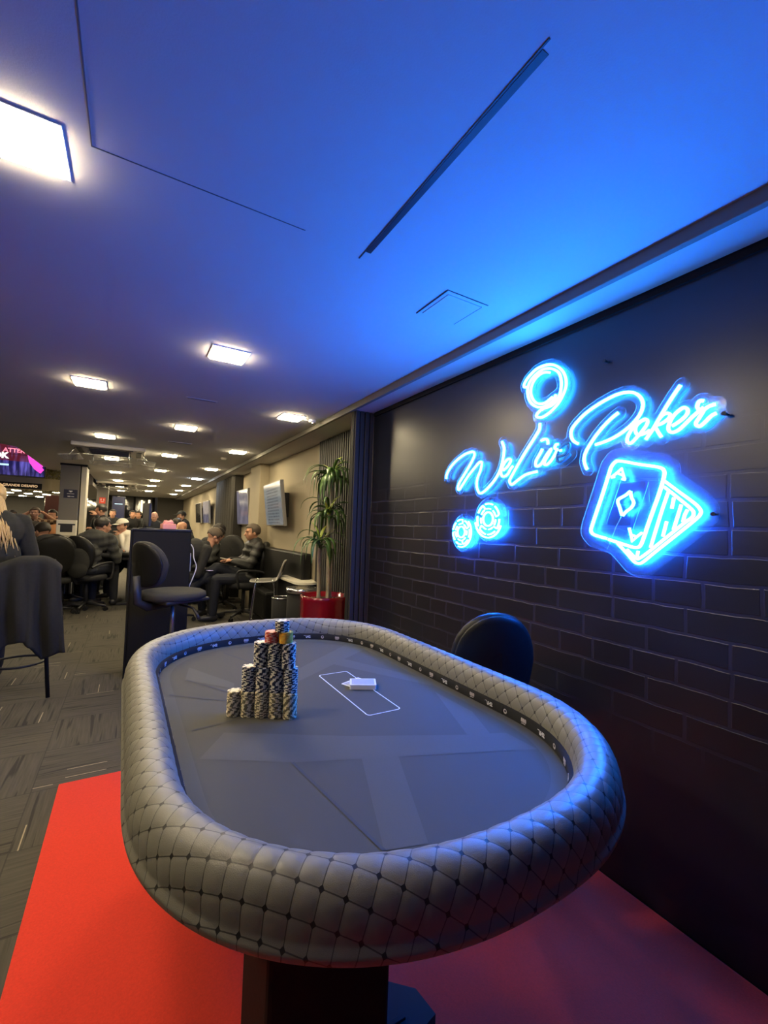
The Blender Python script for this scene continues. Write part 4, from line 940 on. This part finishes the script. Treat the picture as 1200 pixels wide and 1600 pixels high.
m_, hc = person('person in a dark puffer jacket sitting cross-legged by the wall holding a booklet', (1.46, 6.20, 0), R_(88), lean=-.10, side=0, head=(0, .06), look=(R_(8), R_(-6)), hair='hair_grey', top='puffer', puff=True, seat=.47, bulk=1.12, vox=.009, shoes='shoe',
       L=((-.27, .03, .76), (-.10, .24, .80)), Rr=((.27, .06, .76), (.06, .26, .80)), legs=[[(-.10, 0, .545), (-.13, .44, .56), (-.10, .46, .09)], [(.10, 0, .56), (.06, .42, .70), (-.06, .74, .44)]])
office_chair('black office chair with curved arms holding the cross-legged person', (1.40, 6.20, 0), R_(84))
person('person in a brown puffer jacket sitting behind the hunched man, face down', (.92, 7.45, 0), R_(-70), lean=.3, look=(0, R_(-40)), hair='hair_dark', top='greycloth', puff=True, seat=.45)
office_chair('empty black office chair with white trimmed top between the seated people', (1.30, 7.05, 0), R_(150), arms=False, tall=.56)
person('person in dark clothes with clasped hands beyond the cross-legged man', (1.38, 7.75, 0), R_(95), lean=.05, look=(0, R_(-15)), top='navy', seat=.45, L=((-.2, .15, .78), (-.05, .34, .95)), Rr=((.2, .15, .78), (.05, .34, .95)), skin='skin')
# the crowd at the left
person('person with long blond hair, back turned, in a dark sweater at the left frame edge', (-.86, 4.12, 0), R_(20), lean=.12, seat=.735, head=(0.0, .0), look=(R_(25), R_(-6)), top='coat', bulk=1.12, hair='hair_blond', hair_kind='long', scale=.97, vox=.009)
t = [o for o in C.objects if o.name.startswith('person') and o.get('label', '').startswith('person with long blond')][0]
b = BM(); rn = random.Random(5)
for k in range(46):
    a = -2.6+2.9*k/45+rn.uniform(-.05, .05); x0, y0 = .085*math.cos(a), .10*math.sin(a)
    zt = 1.44+rn.uniform(-.02, .02); L_ = rn.uniform(.34, .46)
    tube(b, smooth_path([(x0*.8, .13+y0*.8, zt), (x0*1.05, .11+y0*1.1, zt-.12), (x0*1.25+.02, .05+y0*1.25, zt-.25), (x0*1.35+rn.uniform(-.02, .05), .02+y0*1.3, zt-L_)], 3), [.012]*7+[.009, .007, .004], 6, flat=.6)
obj('long_hair', b, 'hair_blond', t)
m = M['plaid'] = mat('plaid_cloth', (.3, .2, .12), .9); g = NT(m); tc = g.n('TexCoord'); ch = g.n('TexChecker'); ch.inputs['Scale'].default_value = 22; g.l(tc.outputs['Object'], ch.inputs['Vector']); g.l(g.mix(ch.outputs['Fac'], (.10, .05, .03), (.45, .30, .18)), g.b.inputs['Base Color'])
person('person in a plaid shirt with both arms raised around the head in the left crowd', (-1.46, 9.9, 0), R_(175), 'stand', scale=.88, top='plaid', hair='hair_grey', sleeves='short', L=((-.34, .08, 1.42), (-.10, .06, 1.60)), Rr=((.34, .08, 1.42), (.10, .06, 1.60)), legsm='navy')
person('person in dark clothes standing at the far left of the crowd', (-1.80, 9.9, 0), R_(190), 'stand', scale=.84, top='navy', hair='hair_dark')
person('person with dark hair seen from behind, second head from the left in the crowd', (-1.45, 7.8, 0), R_(-20), lean=.15, top='blackcloth', seat=.44, look=(R_(-40), R_(-10)))
person('person with dark hair and dark top seated left of the white machine on the pillar', (-1.12, 8.3, 0), R_(35), lean=.25, top='blackcloth', seat=.44, look=(R_(30), R_(-15)))
person('person in an orange top sitting behind the plaid shirt in the left crowd', (-1.30, 10.6, 0), R_(170), lean=.05, top='orange', seat=.62)
person('person in black leaning with the back turned right beside the grey pillar', (-.88, 7.30, 0), R_(25), lean=.35, top='blackcloth', seat=.46, look=(R_(20), R_(-20)), hair='hair_dark')
office_chair('black office chair with rounded top under the person leaning beside the pillar', (-.90, 7.25, 0), R_(15), arms=False)
for x, y, r, l in ((.0, 14.2, 200, 'person in black standing far back, leftmost of the distant silhouettes'), (.26, 14.6, 150, 'person in brown standing far back among the distant silhouettes'), (-.42, 13.9, 180, 'person in black far back beside the second pillar')):
    person(l, (x, y, 0), R_(r), 'stand', scale=.95, top='blackcloth' if 'brown' not in l else 'greycloth', hands=False, vox=.016)
t = thing('phone', 'pale lit phone in the hands of the hunched person', 'phone', (.94, 6.22, .66), R_(20))
b = BM(); prism(b, rrect(.07, .14, .01), 0, .008); obj('phone_body', b, 'black', t); b = BM(); prism(b, rrect(.062, .13, .008), .008, .009); obj('phone_screen', b, mat('phone_glow', (.8, .7, .9), .3, emit=(.8, .65, .9), es=.6), t)
t = thing('booklet', 'small cream booklet held by the cross-legged person', 'booklet', (1.145, 6.20, .815), R_(10))
b = BM(); box(b, -.06, .06, -.05, .05, 0, .012, .003, rot=Matrix.Rotation(.2, 4, 'Y')); obj('pages', b, 'cream', t)

# ================================================================= KIOSK, PLANT, WALL THINGS
t = thing('kiosk', 'matte black kiosk cabinet with rounded corner behind the operator chair', 'kiosk', (.02, 4.15, 0))
b = BM(); poly = [(0, 0), (.45, 0), (.45, .30), (0, .30)]; box(b, 0, .45, 0, .34, 0, 1.215, .012); obj('cabinet', b, 'blackm', t)
b = BM(); poly = [(.0, -.006), (.44, -.006), (.456, .01), (.456, .33), (.44, .346), (.0, .346)]; prism(b, poly, 1.215, 1.228); obj('top_plate', b, 'black', t)
b = BM(); box(b, -.014, .0, .0, .34, 0, 1.22, .003); obj('side_panel', b, 'blackm', t)
t = thing('monitor', 'thin black monitor seen edge-on standing on the kiosk', 'monitor', (.125, 4.33, 1.228), R_(8))
b = BM(); box(b, -.012, .006, -.14, .14, .02, .22, .004); obj('panel', b, 'black', t)
b = BM(); box(b, .006, .009, -.13, .13, .03, .21); obj('screen', b, 'screen_dark', t)
b = BM(); box(b, -.05, .05, -.07, .07, 0, .008, .003); tube(b, [(-.01, 0, .0), (-.01, 0, .06)], .012, 8); obj('stand', b, 'black', t)
t = thing('tissue_box', 'pink paper box with crumpled pink top sitting on the kiosk', 'box', (.29, 4.28, 1.228), R_(10))
b = BM(); box(b, -.055, .055, -.05, .05, 0, .048, .006); obj('box_body', b, 'pink', t)
b = BM(); ell(b, (0, 0, .055), (.045, .04, .022), 10, 6); ell(b, (.02, .01, .066), (.022, .02, .016), 8, 5); ell(b, (-.022, -.01, .062), (.022, .02, .014), 8, 5)
rn = random.Random(2)
for v in b.verts: v.co += Vector((rn.uniform(-1, 1), rn.uniform(-1, 1), rn.uniform(-1, 1)))*.004
obj('paper_top', b, 'pink', t)
b = BM(); tube(b, smooth_path([(.474, 4.20, 1.10), (.495, 4.19, 1.06), (.50, 4.17, .98), (.525, 4.17, .90), (.50, 4.18, .80), (.478, 4.19, .73), (.476, 4.2, .66)], 5), .0045, 8)
tag(obj('charging_cable', b, 'white'), 'white cable hanging down the right side of the black kiosk', 'cable')
b = BM(); box(b, .471, .480, 4.19, 4.25, .86, 1.02, .003); tag(obj('cable_socket_plate', b, 'cream'), 'narrow cream socket strip on the right side of the kiosk', 'socket')

# plant
t = thing('potted_plant', 'tall yucca-like plant with three cane stems in a glossy dark red pot', 'potted plant', (1.505, 3.56, 0))
b = BM(); lathe(b, [(.17, 0), (.195, .02), (.207, .35), (.212, .66), (.215, .695), (.207, .70), (.196, .695), (.194, .64), (0.0, .64)], 48); obj('pot', b, 'red_pot', t)
b = BM(); lathe(b, [(.193, .6), (.193, .652), (.1, .66), (0.001, .662)], 32); rn = random.Random(4)
for k in range(60):
    a = rn.uniform(0, 6.28); r = rn.uniform(0, .17); ell(b, (r*math.cos(a), r*math.sin(a), .664), (rn.uniform(.008, .018), rn.uniform(.006, .012), .007), 6, 4)
obj('bark_chips', b, 'soil', t)
crowns = [((-.06, .0), (-.085, -.05, 1.17), 26, 1), ((.02, -.01), (.0, -.02, 1.42), 34, 2), ((.045, .01), (.04, .02, 1.76), 46, 3)]
for (bx, by), (tx, ty, tz), nlv, seed in crowns:
    b = BM(); tube(b, smooth_path([(bx, by, .63), (bx+(tx-bx)*.3+.006, by, .63+(tz-.63)*.35), (bx+(tx-bx)*.7-.004, by+(ty-by)*.7, .63+(tz-.63)*.75), (tx, ty, tz)], 5), .0165, 10); obj('stem', b, 'stem', t)
    rn = random.Random(seed); lv = BM(); yg = BM()
    for k in range(nlv):
        a = 2*PI*k*.382+rn.uniform(-.3, .3); up = rn.uniform(-.15, 1.0); L = rn.uniform(.24, .40)*(1. if seed != 2 else .92)
        d = Vector((math.cos(a), math.sin(a), 0)); w0 = rn.uniform(.012, .019); tgt = lv if rn.random() < .84 or up < .4 else yg
        if tgt is yg: L *= .62; up = 1.1
        pts = []; p = Vector((tx, ty, tz-.03+rn.uniform(-.05, .06))); el_ = .45+up*.75; N_ = 9
        for q in range(N_+1):
            pts.append(p.copy()); p = p+(d*math.cos(el_)+Vector((0, 0, 1))*math.sin(el_))*L/N_; el_ -= (.30-.10*up)*(1+q*.13)*(.42 if tgt is yg else 1)
            el_ = max(el_, -1.5)
        # keep the leaves clear of the wall behind
        for q in pts:
            if q.x > .205: q.x = .205-(q.x-.205)*.3
        side_ = d.cross(Vector((0, 0, 1))); Lv = []; Rv = []; Cv = []
        for q, pp in enumerate(pts):
            f_ = q/N_; w = w0*(.55+1.3*f_ if f_ < .35 else 1.0*(1-((f_-.35)/.65)**2)); w = max(w, .0008)
            Lv.append(tgt.verts.new(pp-side_*w+Vector((0, 0, w*.35)))); Rv.append(tgt.verts.new(pp+side_*w+Vector((0, 0, w*.35)))); Cv.append(tgt.verts.new(pp))
        for q in range(N_):
            for A, B in ((Lv, Cv), (Cv, Rv)):
                f = tgt.faces.new((A[q], B[q], B[q+1], A[q+1])); f.smooth = True
    for bm_, nm, mt in ((lv, 'leaves', 'leaf'), (yg, 'young_leaves', 'leaf_young')):
        if len(bm_.verts):
            o = obj(nm, bm_, mt, t); s_ = o.modifiers.new('s', 'SOLIDIFY'); s_.thickness = .0012
        else: bm_.free()

# banquette, side table, bin
t = thing('banquette', 'black upholstered bench with high back along the right wall behind the metal chair', 'bench', (WX2-.02, 4.45, 0))
b = BM(); box(b, -.11, 0, 0, 1.75, .30, 1.00, .02); obj('backrest', b, 'leather', t)
b = BM(); box(b, -.24, 0, .95, 1.75, .12, .46, .03); obj('seat', b, 'leather', t)
b = BM(); box(b, -.20, -.02, .95, 1.72, .0, .12); obj('plinth', b, 'blackm', t)
t = thing('low_cabinet', 'low black cabinet with a pale rounded top between the metal chair and the plant', 'cabinet', (1.50, 4.22, 0))
b = BM(); box(b, 0, .22, 0, .72, 0, .70, .006); obj('body', b, 'blackm', t)
b = BM(); prism(b, [(.10+x, .36+y) for x, y in rrect(.25, .78, .11)], .70, .722); obj('top', b, 'cream', t)
t = thing('waste_bin', 'black bin with chrome rim on the floor behind the metal chair', 'bin', (1.37, 4.36, 0))
b = BM(); lathe(b, [(.075, 0), (.09, .02), (.10, .56), (.093, .56), (.08, .03), (0, .03)], 28); obj('bucket', b, 'blackm', t)
b = BM(); tube(b, [(.098*math.cos(a), .098*math.sin(a), .562) for a in [2*PI*k/28 for k in range(28)]], .006, 6, closed=True); obj('rim', b, 'chrome', t)
t = thing('ashtray_stand', 'round bin with shiny metal lid just behind the red plant pot', 'bin', (1.46, 4.02, 0))
b = BM(); lathe(b, [(.14, 0), (.14, .66), (0, .66)], 32); obj('body', b, 'blackm', t); b = BM(); lathe(b, [(.15, .66), (.152, .70), (.13, .705), (.10, .68), (0, .68)], 32); obj('lid', b, 'chrome', t)

# displays on the right wall
def display(label, loc, w, h, tilt, mtl, yaw=0., d=.045, rows_n=0):
    t = thing('wall_display', label, 'display', loc)
    Mx = Matrix.Rotation(yaw, 4, 'Z') @ Matrix.Rotation(tilt, 4, 'Y')
    b = BM(); box(b, -d, 0, -w/2, w/2, -h/2, h/2, .006, rot=Mx); obj('casing', b, 'bezel', t)
    b = BM(); box(b, -d-.002, -d+.001, -w/2+.012, w/2-.012, -h/2+.014, h/2-.014, rot=Mx); obj('screen', b, mtl, t)
    b = BM(); box(b, 0, .09, -w*.25, w*.25, -h*.3, h*.25, .005); obj('wall_bracket', b, 'black', t)
    return t
m = M['list_screen'] = mat('screen_list', (.02, .02, .02), .12); g = NT(m); tc = g.n('TexCoord'); sp = g.n('SeparateXYZ'); g.l(tc.outputs['Object'], sp.inputs[0])
ny = g.m('FRACT', g.m('MULTIPLY', sp.outputs[2], 26)); line = g.m('GREATER_THAN', ny, .45)
cm = g.n('CombineXYZ'); g.l(g.m('MULTIPLY', sp.outputs[1], 42), cm.inputs[0]); g.l(g.m('FLOOR', g.m('MULTIPLY', sp.outputs[2], 26)), cm.inputs[1])
n_ = g.n('TexNoise'); n_.inputs['Scale'].default_value = 1.0; g.l(cm.outputs[0], n_.inputs['Vector'])
ink = g.m('MULTIPLY', g.m('MULTIPLY', line, g.m('GREATER_THAN', n_.outputs['Fac'], .48)), g.m('LESS_THAN', g.m('ABSOLUTE', sp.outputs[1]), .33))
g.l(g.mix(ink, (.13, .15, .16), (.055, .065, .08)), g.b.inputs['Emission Color']); g.b.inputs['Emission Strength'].default_value = 1.0
display('wall display showing a pale list on the beige wall left of the plant', (WX2-.10, 5.60, 1.575), 1.02, .56, R_(-7), 'list_screen', R_(-4))
m = M['blue_screen'] = mat('screen_blue', (.02, .02, .03), .12); g = NT(m); tc = g.n('TexCoord'); n_ = g.n('TexNoise'); n_.inputs['Scale'].default_value = 5; g.l(tc.outputs['Object'], n_.inputs['Vector'])
g.l(g.mix(n_.outputs['Fac'], (.03, .03, .05), (.22, .20, .26)), g.b.inputs['Emission Color']); g.b.inputs['Emission Strength'].default_value = .9
display('bluish wall display right after the black curtain, beside the pilaster', (WX2-.05, 7.62, 1.60), .85, .60, R_(-4), 'blue_screen')
display('dim bluish wall display just beyond the curtain', (WX2-.08, 11.55, 1.59), .90, .55, R_(-4), 'blue_screen')
display('dark wall display, farthest along the right wall', (WX2-.08, 13.0, 1.59), .95, .55, R_(-4), 'screen_dark')

# ================================================================= PILLARS AND LEFT HALL
t = b = None
b = BM(); box(b, -1.05, -.78, 9.0, 9.5, 0, ZC, .004); struct('pillar_1', b, 'pillar', 'grey pillar with a dark sign and a white machine')
b = BM(); box(b, -.765, -.69, 9.05, 9.5, 0, ZC-.03, .004); tag(obj('light_column_cover', b, 'pillar_light'), 'cream vertical panel along the right side of the grey pillar', 'panel')
b = BM(); box(b, -1.06, -.68, 8.985, 9.51, ZC-.03, ZC-.001); struct('trim_7', b, 'blackm', 'dark collar at the top of the pillar')
b = BM(); box(b, -.76, -.52, 13.0, 13.4, 0, ZC, .004); struct('pillar_2', b, 'pillar', 'second grey pillar further back')
def sign(label, loc, w, h, col, marks):
    t = thing('wall_sign', label, 'sign', loc)
    b = BM(); box(b, -w/2, w/2, -.006, 0, -h/2, h/2, .001); obj('plate', b, col, t)
    b = BM()
    for x, z, ww, hh in marks: box(b, x-ww/2, x+ww/2, -.008, -.006, z-hh/2, z+hh/2)
    obj('print', b, 'white', t)
sgm = [(0, .045, .05, .012), (0, .032, .02, .012), (0, .0, .10, .006), (-.02, -.045, .04, .014), (.03, -.045, .04, .008)]
sign('navy notice plate with pale wireless symbol on the nearer grey pillar', (-.895, 8.998, 1.725), .19, .145, 'sign_navy', sgm)
sign('navy notice plate on the farther grey pillar under the red sign', (-.635, 12.998, 1.62), .17, .15, 'sign_navy', sgm)
sign('red equipment sign with white symbols on the farther grey pillar', (-.635, 12.998, 1.80), .13, .15, 'sign_red', [(-.03, .02, .02, .05), (.03, .02, .02, .05), (0, -.03, .07, .012)])
t = thing('wall_machine', 'off-white wall cabinet with a dark opening fixed low on the nearer grey pillar', 'machine', (-.90, 8.99, .72))
b = BM(); box(b, -.145, .125, -.16, 0, .30, .56, .008); obj('upper_housing', b, 'cream', t)
b = BM(); box(b, -.09, .075, -.166, -.158, .36, .50, .004); box(b, -.12, .11, -.164, -.158, .475, .50); obj('opening', b, 'black', t)
b = BM(); box(b, -.125, .105, -.15, 0, -.70, .295, .006); obj('lower_housing', b, 'pillar_light', t)
b = BM(); box(b, -.09, .075, -.156, -.148, .12, .24, .004); obj('dark_panel', b, 'ac_dark', t)

# video wall in the tall well
t = thing('video_wall', 'large video wall with pink and blue picture hanging in the ceiling well at top left', 'screen', (-2.66, 9.98, 2.42))
m = M['video'] = mat('video_picture', (.01, .01, .01), .2); g = NT(m); tc = g.n('TexCoord'); sp = g.n('SeparateXYZ'); g.l(tc.outputs['Object'], sp.inputs[0])
cm = g.n('CombineXYZ'); g.l(g.m('MULTIPLY', sp.outputs[0], 22), cm.inputs[0]); g.l(g.m('MULTIPLY', sp.outputs[2], 3), cm.inputs[1]); n_ = g.n('TexNoise'); n_.inputs['Scale'].default_value = 1; g.l(cm.outputs[0], n_.inputs['Vector'])
mr = g.n('MapRange'); g.l(n_.outputs['Fac'], mr.inputs['Value']); mr.inputs['From Min'].default_value = .45; mr.inputs['From Max'].default_value = .75
low = g.mix(mr.outputs[0], (.010, .008, .07), (.16, .13, .62)); hi = g.mix(mr.outputs[0], (.10, .008, .022), (.16, .06, .20))
g.l(g.mix(g.m('GREATER_THAN', sp.outputs[2], -.12), low, hi), g.b.inputs['Emission Color']); g.b.inputs['Emission Strength'].default_value = 1.0
b = BM(); box(b, -1.27, 1.27, 0, .06, -.38, .38); obj('casing', b, 'black', t)
for i in range(3):
    for j in range(2):
        b = BM(); x0 = -1.26+i*.84; z0 = -.375+j*.375; box(b, x0+.003, x0+.837, -.004, .0, z0+.003, z0+.372)
        o = obj('screen_tile', b, 'video', t)
M['glow_white'] = mat('bright_caption', (1, 1, 1), .5, emit=(.95, .97, 1), es=1.1); M['glow_pink'] = mat('pink_caption', (1, .4, .5), .5, emit=(1., .18, .38), es=1.0); M['glow_magenta'] = mat('magenta_figure', (1, .1, .7), .5, emit=(.85, .06, .62), es=1.0); M['glow_red'] = mat('red_figure', (1, .1, .1), .5, emit=(.8, .03, .05), es=1.); M['glow_blue'] = mat('pale_blue_caption', (.5, .8, 1), .5, emit=(.5, .8, 1), es=1.)
def cap_text(s, size, x, z, mt, bold=.004):
    me = text_mesh(s, size, .001, bold); b = BM(); add_mesh(b, me, Matrix.Translation((x, -.007, z)) @ Matrix.Rotation(PI/2, 4, 'X')); o = obj('caption', b, mt, t)
cap_text('OK', .14, .63, -.035, 'glow_white', .007); cap_text('ATTER', .10, .81, .065, 'glow_pink', .003)
for x, z, w_ in ((.50, -.19, .5), (.42, -.26, .4)):
    b = BM(); box(b, x-w_/2, x+w_/2, -.008, -.004, z-.02, z+.012, .002); obj('caption_bar', b, 'glow_blue', t)
for poly in ([(1.00, .02), (1.03, -.12), (1.11, -.24), (1.20, -.31), (1.25, -.24), (1.17, -.14), (1.10, -.04), (1.06, .04)], [(1.14, -.12), (1.19, -.01), (1.255, .0), (1.26, -.12), (1.22, -.20)]):
    b = BM(); prism(b, poly[::-1], 0, .001); bmesh.ops.transform(b, matrix=Matrix.Translation((0, -.007, 0)) @ Matrix.Rotation(PI/2, 4, 'X'), verts=b.verts); bmesh.ops.recalc_face_normals(b, faces=b.faces); obj('picture_figure', b, 'glow_magenta', t)
b = BM(); prism(b, [(1.04, .02), (1.10, .10), (1.25, .03), (1.16, -.08)], 0, .001); bmesh.ops.transform(b, matrix=Matrix.Translation((0, -.006, 0)) @ Matrix.Rotation(PI/2, 4, 'X'), verts=b.verts); obj('picture_cap', b, 'glow_red', t)
# beam below with slogan
b = BM(); box(b, -4.5, -1.05, 10.1, 10.3, 1.82, 2.03); struct('trim_8', b, 'beige', 'pale beam under the video wall')
t = thing('slogan_board', 'dark board with small gilded capital letters under the video wall', 'sign', (-1.80, 10.09, 1.875))
b = BM(); box(b, -.5, .36, -.02, 0, -.055, .055); obj('board', b, 'blackm', t)
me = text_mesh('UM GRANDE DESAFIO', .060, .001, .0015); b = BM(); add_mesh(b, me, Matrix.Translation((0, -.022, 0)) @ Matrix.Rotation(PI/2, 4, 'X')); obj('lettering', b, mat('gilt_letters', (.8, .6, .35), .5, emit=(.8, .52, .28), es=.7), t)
# greenery
b = BM(); rn = random.Random(9)
for k in range(2600):
    c = Vector((rn.uniform(-1.75, -1.02), rn.uniform(10.32, 10.75), rn.uniform(1.80, 2.30))); d = Vector((rn.gauss(0, 1), rn.gauss(0, 1), rn.gauss(0, 1))).normalized()*rn.uniform(.012, .028); e_ = d.cross(Vector((rn.gauss(0, 1), rn.gauss(0, 1), rn.gauss(0, 1)))).normalized()*rn.uniform(.006, .012)
    b.faces.new([b.verts.new(c+q) for q in (-d, e_, d, -e_)])
o = tag(obj('hanging_greenery', b, mat('olive_foliage', (.20, .18, .05), .7, noise=(8, .4))), 'mass of olive green foliage hanging right of the video wall above the pillar', 'plants', kind='stuff')
# mirror glass and far bits at the back of the hall
b = BM(); box(b, -2.6, .75, 18.9, 18.95, 0, 2.25); struct('window_1', b, 'glass_dark', 'dark reflecting glass at the back of the hall')
for k, x in enumerate((-.50, .10, .72)):
    b = BM(); box(b, x-.03, x+.03, 18.8, 18.9, 0, ZC); struct('trim_%d' % (9+k), b, 'blackm', 'dark glass mullion')
t = thing('back_display', 'dark portrait display with a pale line of text beside the farther pillar', 'display', (-.33, 15.2, 1.62))
b = BM(); box(b, -.17, .17, 0, .05, -.42, .42, .005); obj('casing', b, 'black', t); b = BM(); box(b, -.155, .155, -.004, 0, -.405, .405); obj('screen', b, mat('navy_screen', (.01, .01, .02), .2, emit=(.02, .022, .05), es=1), t); b = BM(); box(b, -.10, .10, -.007, -.004, .18, .20); obj('caption_bar', b, 'glow_blue', t)
b = BM(); box(b, -.03, .03, .02, .05, -1.6, -.42); box(b, -.2, .2, -.12, .18, -1.62, -1.6); obj('floor_stand', b, 'black', t)
for x, z, h_, l in ((.30, 1.75, .55, 'bright warm doorway strip far back, left of two'), (.52, 1.75, .6, 'bright warm doorway strip far back, right of two')):
    t = thing('light_strip', l, 'light', (x*1.13, 18.86, z+.1)); b = BM(); box(b, -.035, .035, 0, .03, -h_/2, h_/2, .004); obj('diffuser', b, mat('strip_glow', (1, 1, 1), .5, emit=(1, .78, .45), es=2.2), t); b = BM(); box(b, -.05, .05, .03, .05, -h_/2-.02, h_/2+.02, .004); obj('housing', b, 'black', t)
# poker tables of the hall
def hall_table(label, loc, rz, L_=2.0, W=1.1):
    t = thing('poker_table', label, 'poker table', loc, rz)
    def oval(l, w, n=40): return [(l*math.copysign(abs(math.cos(a))**.75, math.cos(a)), w*math.copysign(abs(math.sin(a))**.9, math.sin(a))) for a in [2*PI*k/n for k in range(n)]]
    b = BM(); prism(b, oval(L_/2, W/2), .70, .735); obj('table_body', b, 'black', t)
    b = BM(); tube(b, [(x, y, .765) for x, y in oval(L_/2-.06, W/2-.06, 48)], .05, 10, closed=True); obj('rail', b, 'leather', t)
    b = BM(); prism(b, oval(L_/2-.09, W/2-.09), .735, .745); obj('felt', b, 'felt_dealer', t)
    for x in (-.45, .45): b = BM(); box(b, x-.1, x+.1, -.2, .2, .04, .70, .01); obj('leg_panel', b, 'black', t); b = BM(); box(b, x-.14, x+.14, -.32, .32, 0, .04, .01); obj('foot_plate', b, 'black', t)
hall_table('hall poker table with pale cloth where the person in the white hoodie sits', (.28, 8.35, 0), R_(80), 1.5, .95)
hall_table('hall poker table among the crowd left of the grey pillar', (-1.55, 8.70, 0), R_(5))
hall_table('hall poker table far back behind the kiosk', (.75, 10.1, 0), R_(5), 1.5)
hall_table('hall poker table between the seated people along the right wall', (1.12, 8.2, 0), R_(80), 1.2, .6)
b = BM(); box(b, -1.6, -1.25, 11.7, 11.75, 1.0, 1.8); tag(obj('maroon_partition', b, mat('maroon_board', (.10, .035, .035), .7)), 'maroon board standing behind the plaid shirt in the left crowd', 'board')
